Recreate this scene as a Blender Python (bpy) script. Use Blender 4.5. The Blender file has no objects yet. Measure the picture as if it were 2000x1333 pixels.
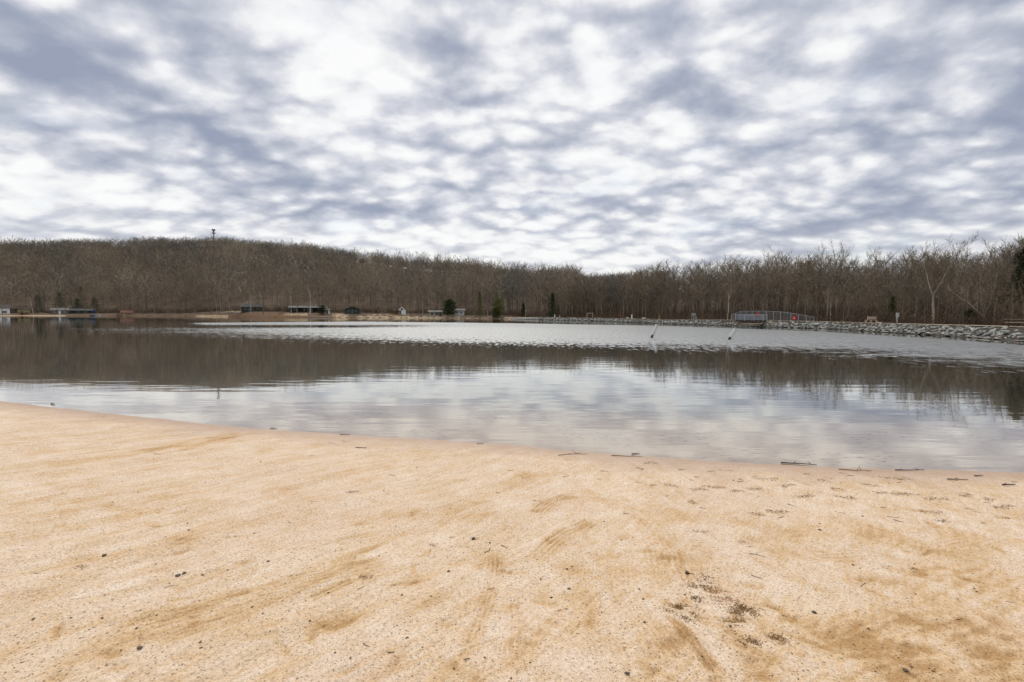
import bpy, bmesh, math, random
import numpy as np
from mathutils import Vector, Matrix
R = math.radians
random.seed(7)
rng = np.random.default_rng(7)
scene = bpy.context.scene
COL = scene.collection

# ------------------------------------------------------------------ camera
F = 944.4                       # focal length in pixels of a 2000 px wide frame (17 mm lens)
CAM = np.array([0.0, 0.0, 2.3])
PITCH, ROLL = R(3.24), R(0.23)
cam = bpy.data.cameras.new('camera'); cam.lens = 17; cam.sensor_width = 36
cam.clip_start = 0.05; cam.clip_end = 9000
camo = bpy.data.objects.new('camera', cam); COL.objects.link(camo)
camo.matrix_world = Matrix.Translation(CAM) @ Matrix.Rotation(R(90) - PITCH, 4, 'X') @ Matrix.Rotation(ROLL, 4, 'Z')
scene.camera = camo
FW = np.array([0, math.cos(PITCH), -math.sin(PITCH)])
UP0 = np.array([0, math.sin(PITCH), math.cos(PITCH)])
RT0 = np.array([1.0, 0, 0])
RT = math.cos(ROLL) * RT0 + math.sin(ROLL) * UP0
UP = math.cos(ROLL) * UP0 - math.sin(ROLL) * RT0

def ray(px, py):
    return FW + RT * (px - 1000) / F + UP * (666.5 - py) / F
def at_z(px, py, z=0.0):
    d = ray(px, py); return CAM + d * (z - CAM[2]) / d[2]
def at_y(px, py, Y):
    d = ray(px, py); return CAM + d * Y / d[1]
def hz(px):
    return 613.0 + (px - 1000) * 0.0040
def S(px):                       # lateral slope X/Y of the image column at the horizon
    d = ray(px, hz(px)); return d[0] / d[1]

# ------------------------------------------------------------------ render settings / light
scene.render.engine = 'CYCLES'
scene.view_settings.view_transform = 'Standard'
scene.view_settings.look = 'None'
scene.view_settings.gamma = 1
scene.view_settings.exposure = 0.15
scene.cycles.max_bounces = 8
scene.cycles.transparent_max_bounces = 8
scene.cycles.caustics_reflective = False
scene.cycles.caustics_refractive = False
SUN_EL, SUN_AZ = 48, -8         # azimuth from +Y towards +X
sl = bpy.data.lights.new('sun', 'SUN'); sl.energy = 1.5; sl.angle = R(14); sl.color = (1.0, 0.94, 0.86)
slo = bpy.data.objects.new('sun', sl); COL.objects.link(slo)
sd = Vector((math.sin(R(SUN_AZ)) * math.cos(R(SUN_EL)), math.cos(R(SUN_AZ)) * math.cos(R(SUN_EL)), math.sin(R(SUN_EL))))
slo.rotation_euler = sd.to_track_quat('Z', 'Y').to_euler(); slo.location = (0, 0, 60)

# ------------------------------------------------------------------ node helpers
class NT:
    def __init__(s, tree):
        s.t = tree; s.n = tree.nodes; s.l = tree.links
    def node(s, typ, ins=None, **props):
        n = s.n.new(typ)
        for k, v in props.items(): setattr(n, k, v)
        for k, v in (ins or {}).items():
            sock = n.inputs[k]
            if hasattr(v, 'is_output') or isinstance(v, bpy.types.NodeSocket): s.l.new(v, sock)
            else: sock.default_value = v
        return n
    def math(s, op, a, b=0.0, c=0.0, clamp=False):
        n = s.node('ShaderNodeMath', {0: a, 1: b, 2: c}, operation=op); n.use_clamp = clamp
        return n.outputs[0]
    def noise(s, vec, scale, detail=4, rough=0.5, dist=0.0, lac=2.0, col=False):
        n = s.node('ShaderNodeTexNoise', {'Vector': vec, 'Scale': scale, 'Detail': detail, 'Roughness': rough, 'Distortion': dist, 'Lacunarity': lac})
        return n.outputs['Color'] if col else n.outputs['Fac']
    def mapr(s, v, a, b, c=0.0, d=1.0, smooth=False):
        n = s.node('ShaderNodeMapRange', {'Value': v, 'From Min': a, 'From Max': b, 'To Min': c, 'To Max': d})
        if smooth: n.interpolation_type = 'SMOOTHSTEP'
        return n.outputs['Result']
    def mix(s, f, a, b, mode='MIX'):
        n = s.n.new('ShaderNodeMix'); n.data_type = 'RGBA'; n.blend_type = mode
        for sock, v in ((n.inputs[0], f), (n.inputs[6], a), (n.inputs[7], b)):
            if isinstance(v, bpy.types.NodeSocket): s.l.new(v, sock)
            elif isinstance(v, tuple): sock.default_value = v if len(v) == 4 else v + (1,)
            else: sock.default_value = v
        return n.outputs[2]
    def mapping(s, vec, loc=(0, 0, 0), rot=(0, 0, 0), sc=(1, 1, 1), typ='POINT'):
        n = s.node('ShaderNodeMapping', {'Vector': vec, 'Location': loc, 'Rotation': rot, 'Scale': sc}, vector_type=typ)
        return n.outputs[0]
    def ramp(s, f, stops):
        n = s.n.new('ShaderNodeValToRGB'); e = n.color_ramp.elements
        while len(e) < len(stops): e.new(0.5)
        for i, (p, c) in enumerate(stops):
            e[i].position = p; e[i].color = c + (1,)
        s.l.new(f, n.inputs[0]); return n.outputs[0]

# ------------------------------------------------------------------ sky (world): Nishita blue behind a procedural cloud deck
w = bpy.data.worlds.new('World'); scene.world = w; w.use_nodes = True
wt = NT(w.node_tree); w.node_tree.nodes.clear()
tc = wt.node('ShaderNodeTexCoord').outputs['Generated']
sx = wt.node('ShaderNodeSeparateXYZ', {0: tc})
X_, Y_, Z_ = sx.outputs
zz = wt.math('MAXIMUM', Z_, 0.0)
zc = wt.math('ADD', zz, 0.28)
u = wt.math('DIVIDE', X_, zc); v = wt.math('DIVIDE', Y_, zc)
pl = wt.node('ShaderNodeCombineXYZ', {0: u, 1: v, 2: 0.0}).outputs[0]
az = wt.math('ARCTAN2', X_, Y_); el = wt.math('ARCSINE', Z_)
ae = wt.node('ShaderNodeCombineXYZ', {0: az, 1: el, 2: 0.0}).outputs[0]
wob = wt.noise(pl, 1.1, 3, 0.5, col=True)
wob = wt.node('ShaderNodeVectorMath', {0: wob, 1: (0.5, 0.5, 0.5)}, operation='SUBTRACT').outputs[0]
wob = wt.node('ShaderNodeVectorMath', {0: wob, 1: (0.22, 0.10, 0)}, operation='MULTIPLY').outputs[0]
aew = wt.node('ShaderNodeVectorMath', {0: ae, 1: wob}, operation='ADD').outputs[0]
BLOBS = [  # cloud masses: image column, row, half width, half height (px), turn (deg), weight (+ = dark)
    (330, 265, 430, 62, -17, .52), (560, 320, 260, 34, -12, .40), (90, 130, 190, 75, -20, .40), (215, 85, 90, 75, -30, .34),
    (440, 165, 190, 55, -30, .36), (20, 240, 200, 60, -12, .30), (700, 420, 170, 24, -3, .36), (900, 420, 150, 22, 2, .30),
    (1010, 300, 150, 90, 20, .20), (150, 445, 170, 13, -3, .42), (470, 462, 120, 10, -3, .30), (280, 350, 110, 10, -4, .22),
    (880, 120, 100, 110, 10, .18), (1220, 100, 190, 110, 10, .20), (1650, 230, 460, 150, 12, .18), (1900, 250, 300, 260, 0, .26),
    (1480, 445, 220, 34, 5, .34), (1150, 400, 190, 40, 5, .22), (1820, 400, 300, 60, 4, .22), (1600, 60, 380, 90, 10, .10),
    (1350, 500, 170, 14, 0, .18), (1750, 470, 260, 20, 0, .14), (760, 20, 120, 50, -20, .14),
    (100, 30, 120, 36, -10, -.28), (300, 120, 100, 30, -35, -.30), (640, 130, 130, 130, -30, -.34), (620, 30, 260, 70, -5, -.26), (980, 230, 130, 90, 30, -.20),
    (560, 250, 90, 26, -30, -.14), (60, 330, 260, 36, -3, -.26), (330, 395, 330, 26, -4, -.30), (60, 400, 200, 24, -3, -.22),
    (900, 490, 420, 36, 0, -.30), (450, 500, 340, 22, 0, -.12), (1090, 170, 140, 120, 20, -.18), (1280, 285, 130, 60, 15, -.18), (1380, 380, 150, 32, 10, -.14),
    (1900, 460, 260, 20, -2, -.08), (1240, 500, 320, 30, 0, -.24), (730, 345, 150, 18, -6, -.22),
]
acc = None
for (bx, by, hw, hh, rot, wt_) in BLOBS:
    d = ray(bx, by); d = d / np.linalg.norm(d)
    a0, e0 = math.atan2(d[0], d[1]), math.asin(d[2])
    k = 1.0 / (1 + ((bx - 1000) / F) ** 2) ** 0.8
    m = wt.mapping(aew, (a0, e0, 0), (0, 0, R(rot)), (hw * 1.45 / F * k, hh * 1.45 / F * math.sqrt(k), 1), 'TEXTURE')
    g = wt.node('ShaderNodeTexGradient', {0: m}, gradient_type='SPHERICAL').outputs['Fac']
    g = wt.mapr(g, 0, 1, 0, wt_ * (.72 if wt_ > 0 else .50), True)
    acc = g if acc is None else wt.math('ADD', acc, g)
wa = wt.noise(pl, 0.9, 2, 0.5, col=True)
wa = wt.node('ShaderNodeVectorMath', {0: wa, 1: (0.16, 0.16, 0)}, operation='MULTIPLY').outputs[0]
plw = wt.node('ShaderNodeVectorMath', {0: pl, 1: wa}, operation='ADD').outputs[0]
n1 = wt.noise(wt.mapping(plw, rot=(0, 0, R(24)), sc=(1.0, 1.0, 1)), 2.4, 5, 0.52, 0.0)
cwarp = wt.noise(pl, 4.0, 4, 0.55, col=True)
cwarp = wt.node('ShaderNodeVectorMath', {0: cwarp, 1: (0.17, 0.17, 0)}, operation='MULTIPLY').outputs[0]
cv = wt.node('ShaderNodeVectorMath', {0: plw, 1: cwarp}, operation='ADD').outputs[0]
cells = wt.node('ShaderNodeTexVoronoi', {'Vector': wt.mapping(cv, rot=(0, 0, R(-30)), sc=(0.8, 1.15, 1)), 'Scale': 7.4, 'Smoothness': 0.42, 'Randomness': 0.95}, voronoi_dimensions='2D', feature='SMOOTH_F1').outputs['Distance']
cells2 = wt.node('ShaderNodeTexVoronoi', {'Vector': wt.mapping(cv, (2.3, 1.1, 0), (0, 0, R(25)), (0.9, 1.2, 1)), 'Scale': 13.0, 'Smoothness': 0.4, 'Randomness': 1.0}, voronoi_dimensions='2D', feature='SMOOTH_F1').outputs['Distance']
n2 = wt.math('ADD', wt.math('MULTIPLY', wt.math('SUBTRACT', cells, 0.40), 1.05), wt.math('MULTIPLY', wt.math('SUBTRACT', cells2, 0.40), 0.45))
n2 = wt.math('ADD', n2, 0.5)
n4 = wt.noise(plw, 5.5, 5, 0.58)
n3 = wt.noise(wt.mapping(plw, (1.1, 5.7, 0), (0, 0, R(20)), (0.9, 1.1, 1)), 17.0, 4, 0.55, 0.0)
cellw = wt.mapr(az, -0.6, 0.2, 0.90, 1.0, True)
dens = wt.math('ADD', 0.30, acc)
dens = wt.math('MULTIPLY_ADD', wt.math('SUBTRACT', n1, 0.5), 0.80, dens)
dens = wt.math('ADD', dens, wt.math('MULTIPLY', wt.math('MULTIPLY', wt.math('ADD', wt.math('SUBTRACT', n2, 0.5), wt.math('MULTIPLY', wt.math('SUBTRACT', n4, 0.5), 1.45)), 0.72), cellw))
dens = wt.math('MULTIPLY_ADD', wt.math('SUBTRACT', n3, 0.5), 0.36, dens)
cc = wt.ramp(dens, [(0.0, (0.96, 0.96, 0.955)), (0.20, (0.865, 0.87, 0.885)), (0.40, (0.66, 0.675, 0.735)),
                    (0.60, (0.49, 0.52, 0.60)), (0.82, (0.365, 0.40, 0.50)), (1.0, (0.31, 0.35, 0.46))])
hzw = wt.mapr(el, 0.0, 0.20, 0.42, 0.0, True)
cc = wt.mix(hzw, cc, (0.84, 0.84, 0.83))
topw = wt.mapr(el, 0.70, 1.2, 0.0, 1.0, True)
cc = wt.mix(topw, cc, (0.80, 0.80, 0.84))
bgc = wt.node('ShaderNodeBackground', {'Color': cc, 'Strength': 0.92}).outputs[0]
sky = wt.node('ShaderNodeTexSky', sky_type='NISHITA', sun_disc=False)
sky.sun_elevation = R(SUN_EL); sky.sun_rotation = R(SUN_AZ)
bgs = wt.node('ShaderNodeBackground', {'Color': sky.outputs[0], 'Strength': 0.10}).outputs[0]
thin = wt.mapr(n1, 0.30, 0.46, 0.22, 0.03, True)
mixw = wt.node('ShaderNodeMixShader', {0: thin, 1: bgc, 2: bgs}).outputs[0]
wt.node('ShaderNodeOutputWorld', {'Surface': mixw})

# ------------------------------------------------------------------ object helpers
def tag(o, label=None, cat=None, group=None, kind=None):
    if label: o['label'] = label
    if cat: o['category'] = cat
    if group: o['group'] = group
    if kind: o['kind'] = kind
    return o
def link(name, me, mat=None, parent=None, loc=None, smooth=False):
    o = bpy.data.objects.new(name, me); COL.objects.link(o)
    if mat is not None and me is not None and len(me.materials) == 0: me.materials.append(mat)
    if parent is not None: o.parent = parent
    if loc is not None: o.location = loc
    if smooth and me is not None:
        me.polygons.foreach_set('use_smooth', np.ones(len(me.polygons), dtype=bool))
    return o
def empty(name, loc, rz=0.0, sc=1.0):
    o = bpy.data.objects.new(name, None); COL.objects.link(o)
    o.location = loc; o.rotation_euler = (0, 0, rz); o.scale = (sc, sc, sc); o.empty_display_size = 0.1
    return o
def np_mesh(name, verts, faces, attrs=None):
    """faces: (n,k) int array"""
    me = bpy.data.meshes.new(name); n, k = faces.shape
    me.vertices.add(len(verts)); me.vertices.foreach_set('co', np.asarray(verts, dtype=np.float32).ravel())
    me.loops.add(n * k); me.loops.foreach_set('vertex_index', faces.astype(np.int32).ravel())
    me.polygons.add(n); me.polygons.foreach_set('loop_start', np.arange(0, n * k, k, dtype=np.int32))
    me.update(calc_edges=True)
    for an, av in (attrs or {}).items():
        a = me.attributes.new(an, 'FLOAT', 'POINT'); a.data.foreach_set('value', np.asarray(av, dtype=np.float32))
    return me
def grid_faces(ni, nj):
    a = np.arange(ni * nj).reshape(ni, nj)
    return np.stack([a[:-1, :-1].ravel(), a[1:, :-1].ravel(), a[1:, 1:].ravel(), a[:-1, 1:].ravel()], 1)

class MB:
    """collects shapes, builds ONE mesh object"""
    def __init__(s): s.v = []; s.f = []
    def add(s, vs, fs):
        b = len(s.v); s.v += [tuple(map(float, p)) for p in vs]; s.f += [tuple(i + b for i in f) for f in fs]; return s
    def box(s, c, size, rz=0.0, M=None):
        hx, hy, hz_ = [q / 2 for q in size]
        vs = [Vector((x, y, z)) for x in (-hx, hx) for y in (-hy, hy) for z in (-hz_, hz_)]
        m = Matrix.Rotation(rz, 3, 'Z') if M is None else M
        vs = [m @ p + Vector(c) for p in vs]
        return s.add(vs, [(0, 1, 3, 2), (4, 6, 7, 5), (0, 4, 5, 1), (2, 3, 7, 6), (0, 2, 6, 4), (1, 5, 7, 3)])
    def bar(s, a, b, w_, h_):
        a, b = Vector(a), Vector(b); d = (b - a); L = d.length; d.normalize()
        ref = Vector((0, 0, 1)) if abs(d.z) < 0.95 else Vector((0, 1, 0))
        y = ref.cross(d).normalized(); z = d.cross(y)
        M = Matrix((d, y, z)).transposed()
        return s.box((a + b) / 2, (L, w_, h_), M=M)
    def tube(s, pts, rads, n=8, cap=True):
        pts = [Vector(p) for p in pts]
        if not isinstance(rads, (list, tuple)): rads = [rads] * len(pts)
        vs = []; 
        for i, p in enumerate(pts):
            d = (pts[min(i + 1, len(pts) - 1)] - pts[max(i - 1, 0)]).normalized()
            ref = Vector((1, 0, 0)) if abs(d.x) < 0.8 else Vector((0, 1, 0))
            a = d.cross(ref).normalized(); b = d.cross(a)
            vs += [p + (a * math.cos(2 * math.pi * k / n) + b * math.sin(2 * math.pi * k / n)) * rads[i] for k in range(n)]
        fs = [(i * n + k, i * n + (k + 1) % n, (i + 1) * n + (k + 1) % n, (i + 1) * n + k) for i in range(len(pts) - 1) for k in range(n)]
        if cap: fs += [tuple(range(n))[::-1], tuple((len(pts) - 1) * n + k for k in range(n))]
        return s.add(vs, fs)
    def poly(s, vs, fs): return s.add(vs, fs)
    def mesh(s, name):
        me = bpy.data.meshes.new(name); me.from_pydata(s.v, [], s.f); me.update(); return me
    def build(s, name, mat, parent=None, loc=None, smooth=False, bevel=0):
        o = link(name, s.mesh(name), mat, parent, loc, smooth)
        if bevel:
            m = o.modifiers.new('bevel', 'BEVEL'); m.width = bevel; m.segments = 1; m.limit_method = 'ANGLE'
        return o

# ------------------------------------------------------------------ numpy noise
def _hash(ix, iy, seed):
    h = (ix.astype(np.int64) * 374761393 + iy.astype(np.int64) * 668265263 + seed * 1442695041) & 0xFFFFFFFF
    h = ((h ^ (h >> 13)) * 1274126177) & 0xFFFFFFFF
    return ((h ^ (h >> 16)) & 0xFFFFFF) / float(0xFFFFFF)
def vnoise(x, y, seed=0):
    x = np.asarray(x, float); y = np.asarray(y, float)
    ix = np.floor(x); iy = np.floor(y); fx = x - ix; fy = y - iy
    fx = fx * fx * (3 - 2 * fx); fy = fy * fy * (3 - 2 * fy)
    a = _hash(ix, iy, seed); b = _hash(ix + 1, iy, seed); c = _hash(ix, iy + 1, seed); d = _hash(ix + 1, iy + 1, seed)
    return (a * (1 - fx) + b * fx) * (1 - fy) + (c * (1 - fx) + d * fx) * fy
def fbm(x, y, seed=0, o=4, g=0.5):
    s = 0; a = 1; t = 0
    for i in range(o):
        s = s + a * vnoise(np.asarray(x) * 2 ** i + i * 17.3, np.asarray(y) * 2 ** i - i * 9.1, seed + i); t += a; a *= g
    return s / t - 0.5
def sstep(x, a, b):
    t = np.clip((x - a) / (b - a), 0, 1); return t * t * (3 - 2 * t)

# ------------------------------------------------------------------ materials
def mat(name, col, rough=0.8, spec=0.3, var=0.0, vscale=3.0, metal=0.0, bump=0.0, bscale=20.0, objrand=0.0, col2=None, coords='Object'):
    m = bpy.data.materials.new(name); m.use_nodes = True; t = NT(m.node_tree)
    b = t.n['Principled BSDF']; b.inputs['Roughness'].default_value = rough; b.inputs['Metallic'].default_value = metal
    b.inputs['Specular IOR Level'].default_value = spec
    tcn = t.node('ShaderNodeTexCoord').outputs[coords]
    c2 = col2 or tuple(min(1, q * (1 + var)) for q in col); c1 = col if col2 else tuple(q * (1 - var) for q in col)
    f = t.mapr(t.noise(tcn, vscale, 4, 0.6), 0.3, 0.7)
    c = t.mix(f, c1, c2)
    if objrand:
        r = t.node('ShaderNodeObjectInfo').outputs['Random']
        c = t.mix(1.0, c, t.ramp(r, [(0, (1 - objrand,) * 3), (1, (1 + objrand,) * 3)]), 'MULTIPLY')
    t.l.new(c, b.inputs['Base Color'])
    if bump:
        bn = t.node('ShaderNodeBump', {'Height': t.noise(tcn, bscale, 4, 0.6), 'Strength': bump, 'Distance': 0.02})
        t.l.new(bn.outputs[0], b.inputs['Normal'])
    return m

# ---- sand
def sand_material():
    m = bpy.data.materials.new('beach_sand'); m.use_nodes = True; t = NT(m.node_tree); b = t.n['Principled BSDF']
    P = t.node('ShaderNodeTexCoord').outputs['Object']
    xyz = t.node('ShaderNodeSeparateXYZ', {0: P}); Z = xyz.outputs[2]; X = xyz.outputs[0]
    damp_dark = t.node('ShaderNodeAttribute', attribute_name='damp_dark').outputs['Fac']
    wv = t.noise(P, 0.5, 2, 0.5, col=True)
    wv = t.node('ShaderNodeVectorMath', {0: wv, 1: (0.8, 0.8, 0)}, operation='MULTIPLY').outputs[0]
    Pw = t.node('ShaderNodeVectorMath', {0: P, 1: wv}, operation='ADD').outputs[0]
    # raked streaks: long along (0.6, 0.8) on the left, along (-0.3, 0.95) on the right
    sA = t.noise(t.mapping(t.mapping(Pw, rot=(0, 0, R(-53))), sc=(0.25, 4.5, 1)), 1.6, 8, 0.70)
    sB = t.noise(t.mapping(t.mapping(Pw, rot=(0, 0, R(-108))), sc=(0.40, 3.4, 1)), 1.5, 8, 0.70)
    sel = t.mapr(X, -0.6, 1.2, 0, 1, True)
    st = t.math('ADD', t.math('MULTIPLY', sA, t.math('SUBTRACT', 1, sel)), t.math('MULTIPLY', sB, sel))
    blot = t.noise(P, 2.6, 8, 0.70, 0.3)
    fs = t.noise(t.mapping(t.mapping(Pw, rot=(0, 0, R(-53))), sc=(0.9, 9.0, 1)), 2.2, 6, 0.72)
    f = t.math('ADD', t.math('MULTIPLY', st, 0.24), t.math('MULTIPLY', blot, 0.40))
    f = t.math('ADD', f, t.math('MULTIPLY', fs, 0.36))
    f = t.math('ADD', f, damp_dark)
    c = t.ramp(f, [(0.40, (0.785, 0.65, 0.51)), (0.495, (0.725, 0.56, 0.40)), (0.58, (0.66, 0.46, 0.265)), (0.68, (0.48, 0.29, 0.13))])
    # pinkish areas
    pk = t.mapr(t.noise(P, 0.55, 3, 0.5), 0.50, 0.68)
    c = t.mix(t.math('MULTIPLY', pk, 0.35), c, (0.70, 0.53, 0.40))
    # grain: pale and dark grains, several sizes
    gr = t.noise(P, 150, 3, 0.7)
    c = t.mix(1.0, c, t.ramp(gr, [(0.25, (0.58, 0.55, 0.52)), (0.48, (1.0, 1.0, 1.0)), (0.75, (1.22, 1.24, 1.26))]), 'MULTIPLY')
    g2 = t.noise(P, 48, 2, 0.6)
    c = t.mix(1.0, c, t.ramp(g2, [(0.3, (0.76, 0.73, 0.69)), (0.5, (1, 1, 1)), (0.7, (1.10, 1.11, 1.12))]), 'MULTIPLY')
    patch = t.noise(P, 1.3, 3, 0.6)
    for sc, th, k in ((70, 0.20, .9), (36, 0.17, 1.0), (19, 0.12, 1.1), (9, 0.07, 1.1)):
        vo = t.node('ShaderNodeTexVoronoi', {'Vector': Pw if sc < 50 else P, 'Scale': float(sc), 'Randomness': 1.0}, voronoi_dimensions='2D')
        rnd = t.node('ShaderNodeSeparateColor', {0: vo.outputs['Color']}).outputs[0]
        keep = t.math('LESS_THAN', rnd, t.mapr(patch, 0.35, 0.7, 0.16, 0.65))
        sp = t.math('MULTIPLY', t.mapr(vo.outputs['Distance'], th, th * 0.6), keep)
        c = t.mix(t.math('MULTIPLY', sp, k * 0.75), c, t.mix(rnd, (0.10, 0.065, 0.04), (0.42, 0.27, 0.15)))
    # wet rim near the water and the lake bed
    wet = t.mapr(t.math('MULTIPLY_ADD', t.noise(P, 1.1, 3, 0.5), 0.04, Z), 0.085, 0.025)
    wetc = t.mix(0.80, c, (0.40, 0.265, 0.185))
    c = t.mix(t.math('MULTIPLY', wet, 0.9), c, wetc)
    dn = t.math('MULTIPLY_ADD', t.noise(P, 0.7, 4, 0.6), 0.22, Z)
    silt_absorb = t.ramp(t.mapr(dn, 0.11, -0.75), [(0.0, (0.62, 0.46, 0.33)), (0.13, (0.54, 0.40, 0.285)), (0.27, (0.19, 0.155, 0.11)), (0.75, (0.070, 0.055, 0.032)), (1.0, (0.038, 0.028, 0.014))])  # silt tone, with the water's light absorption by depth put into the colour
    # dark waterlogged leaves and twigs lying on the shallow bed
    lf = t.node('ShaderNodeTexVoronoi', {'Vector': t.mapping(Pw, sc=(1.0, 2.6, 1)), 'Scale': 2.6, 'Randomness': 1.0}, voronoi_dimensions='2D')
    lk = t.math('MULTIPLY', t.mapr(lf.outputs['Distance'], 0.16, 0.08), t.mapr(t.noise(P, 0.6, 2, 0.5), 0.44, 0.56))
    silt_absorb = t.mix(t.math('MULTIPLY', lk, 0.85), silt_absorb, (0.06, 0.045, 0.035))
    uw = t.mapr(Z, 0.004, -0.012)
    c = t.mix(uw, c, silt_absorb)
    t.l.new(c, b.inputs['Base Color'])
    t.l.new(t.mapr(wet, 0, 1, 0.92, 0.45), b.inputs['Roughness'])
    b.inputs['Specular IOR Level'].default_value = 0.25
    h = t.math('ADD', t.math('MULTIPLY', gr, 0.25), t.math('MULTIPLY', g2, 0.6))
    h = t.math('ADD', h, t.math('MULTIPLY', t.noise(P, 14, 3, 0.6), 1.0))
    h = t.math('ADD', h, t.math('MULTIPLY', st, -2.0))
    bn = t.node('ShaderNodeBump', {'Height': h, 'Strength': 0.55, 'Distance': 0.014})
    t.l.new(bn.outputs[0], b.inputs['Normal'])
    return m

# ---- water
def water_material():
    m = bpy.data.materials.new('lake_water'); m.use_nodes = True; t = NT(m.node_tree); t.n.clear()
    P = t.node('ShaderNodeTexCoord').outputs['Object']
    wind = t.node('ShaderNodeAttribute', attribute_name='wind').outputs['Fac']
    # gusts: ragged ripples at the edge of the wind patch
    rip = t.noise(t.mapping(P, rot=(0, 0, R(8)), sc=(1.0, 0.24, 1)), 3.2, 5, 0.72)
    rip2 = t.noise(t.mapping(P, rot=(0, 0, R(-5)), sc=(0.35, 1.7, 1)), 0.28, 4, 0.6)
    wm = t.math('ADD', wind, t.math('ADD', t.math('MULTIPLY', t.math('SUBTRACT', rip, 0.5), 2.4), t.math('MULTIPLY', t.math('SUBTRACT', rip2, 0.5), 0.9)))
    wm = t.math('MULTIPLY', t.mapr(wm, 0.42, 0.62, 0, 1, True), t.mapr(wind, 0.01, 0.12))
    wave = t.noise(t.mapping(P, rot=(0, 0, R(4)), sc=(0.30, 1.5, 1)), 1.1, 3, 0.5)
    wave2 = t.noise(t.mapping(P, rot=(0, 0, R(-9)), sc=(0.22, 1.0, 1)), 0.22, 2, 0.5)
    fine = t.noise(t.mapping(P, sc=(1, 2.0, 1)), 5.0, 3, 0.6)
    h = t.math('ADD', t.math('MULTIPLY', wave, 0.0048), t.math('MULTIPLY', wave2, 0.009))
    h = t.math('ADD', h, t.math('MULTIPLY', t.math('MULTIPLY', fine, wm), 0.02))
    bn = t.node('ShaderNodeBump', {'Height': h, 'Strength': 1.0, 'Distance': 1.0}).outputs[0]
    gi = t.node('ShaderNodeNewGeometry').outputs['Incoming']
    cs = t.math('ABSOLUTE', t.node('ShaderNodeVectorMath', {0: bn, 1: gi}, operation='DOT_PRODUCT').outputs['Value'])
    fr = t.math('MULTIPLY_ADD', t.math('POWER', t.math('SUBTRACT', 1.0, cs), 5.0), 0.97, 0.03)
    fr = t.math('MULTIPLY_ADD', fr, 1.30, 0.05, clamp=True)
    fr = t.math('MINIMUM', fr, t.math('MULTIPLY', t.mapr(wm, 0, 1, 1.0, 0.56), t.math('SUBTRACT', 1.0, t.math('MULTIPLY', wm, t.mapr(t.noise(t.mapping(P, sc=(1.0, 0.22, 1)), 3.5, 3, 0.65), 0.40, 0.72, 0.0, 0.32)))))
    ro = t.mapr(wm, 0, 1, 0.01, 0.30)
    gl = t.node('ShaderNodeBsdfGlossy', {'Color': (0.93, 0.95, 0.94, 1), 'Roughness': ro, 'Normal': bn}).outputs[0]
    tr = t.node('ShaderNodeBsdfTransparent', {'Color': (0.86, 0.85, 0.80, 1)}).outputs[0]
    mx = t.node('ShaderNodeMixShader', {0: fr, 1: tr, 2: gl}).outputs[0]
    t.node('ShaderNodeOutputMaterial', {'Surface': mx})
    return m

# ------------------------------------------------------------------ near shore + beach
NS = [(-300, 768), (-120, 776), (0, 783), (110, 796), (250, 814), (400, 828), (500, 836), (700, 852), (850, 861), (1000, 872), (1200, 888), (1400, 901), (1600, 911), (1800, 918), (2000, 923), (2200, 927)]
nsp = np.array([at_z(a, b)[:2] for a, b in NS])
nsx = np.concatenate([[-200, -60], nsp[:, 0], [30, 200]]); nsy = np.concatenate([[60, 26], nsp[:, 1], [5.2, 2.0]])
o_ = np.argsort(nsx); nsx, nsy = nsx[o_], nsy[o_]
def yshore(x): return np.interp(x, nsx, nsy)
GOUGES = []    # (x, y, radius, depth) hollows scuffed in the sand
for (gx, gy, gr_, gd) in [(155, 1058, .10, .018), (655, 1165, .09, .014), (1478, 1250, .09, .028), (1335, 1192, .07, .02), (1437, 1188, .07, .02), (1120, 1070, .10, .010), (1440, 960, .12, .015), (1365, 1038, .1, .012), (630, 1180, .05, .012),
                          (1330, 955, .2, .012), (1550, 980, .2, .012), (1820, 1010, .2, .014), (1700, 975, .2, .012), (1850, 975, .2, .012)]:
    p = at_z(gx, gy, 0.5); GOUGES.append((p[0], p[1], gr_, gd))
def beach_h(x, y, fine=True):
    x = np.asarray(x, float); y = np.asarray(y, float)
    d = (yshore(x) - y) * 0.93 + 0.10 * fbm(x * 1.4, y * 1.4, 71, 3) + 0.25 * fbm(x * .35, y * .2, 72, 2)
    up = 0.065 * np.minimum(d, 1.5) + 0.075 * np.clip(d - 1.5, 0, 4) + 0.03 * np.clip(d - 5.5, 0, 200)
    dn = 0.035 * d - 0.03 * np.clip(-d - 3.0, 0, 100)
    h = np.where(d > 0, np.minimum(up, 0.62 + 0.01 * np.maximum(d, 0)), np.maximum(dn, -2.4))
    if fine:
        amp = sstep(np.abs(d), 0.05, 1.2)
        # raked furrows
        ca, sa = math.cos(R(53)), math.sin(R(53))
        wx = x + 0.6 * fbm(x * .5, y * .5, 3); wy = y + 0.6 * fbm(x * .5 + 9, y * .5, 4)
        a1 = fbm((wx * ca + wy * sa) * .35, (-wx * sa + wy * ca) * 3.0, 11, 4, .55)
        ca2, sa2 = math.cos(R(108)), math.sin(R(108))
        a2 = fbm((wx * ca2 + wy * sa2) * .45, (-wx * sa2 + wy * ca2) * 2.4, 12, 4, .55)
        k = sstep(x, -0.6, 1.2)
        h = h + amp * (0.05 * (a1 * (1 - k) + a2 * k) + 0.05 * fbm(x * .8, y * .8, 21, 3))
        for gx, gy, gr_, gd in GOUGES:
            q = ((x - gx) ** 2 + (y - gy) ** 2) / gr_ ** 2
            h = h - gd * np.exp(-q) * np.cos(np.sqrt(q) * 1.6) * (1 + 1.2 * fbm(x * 14, y * 14, 33, 2))
    return h
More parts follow.
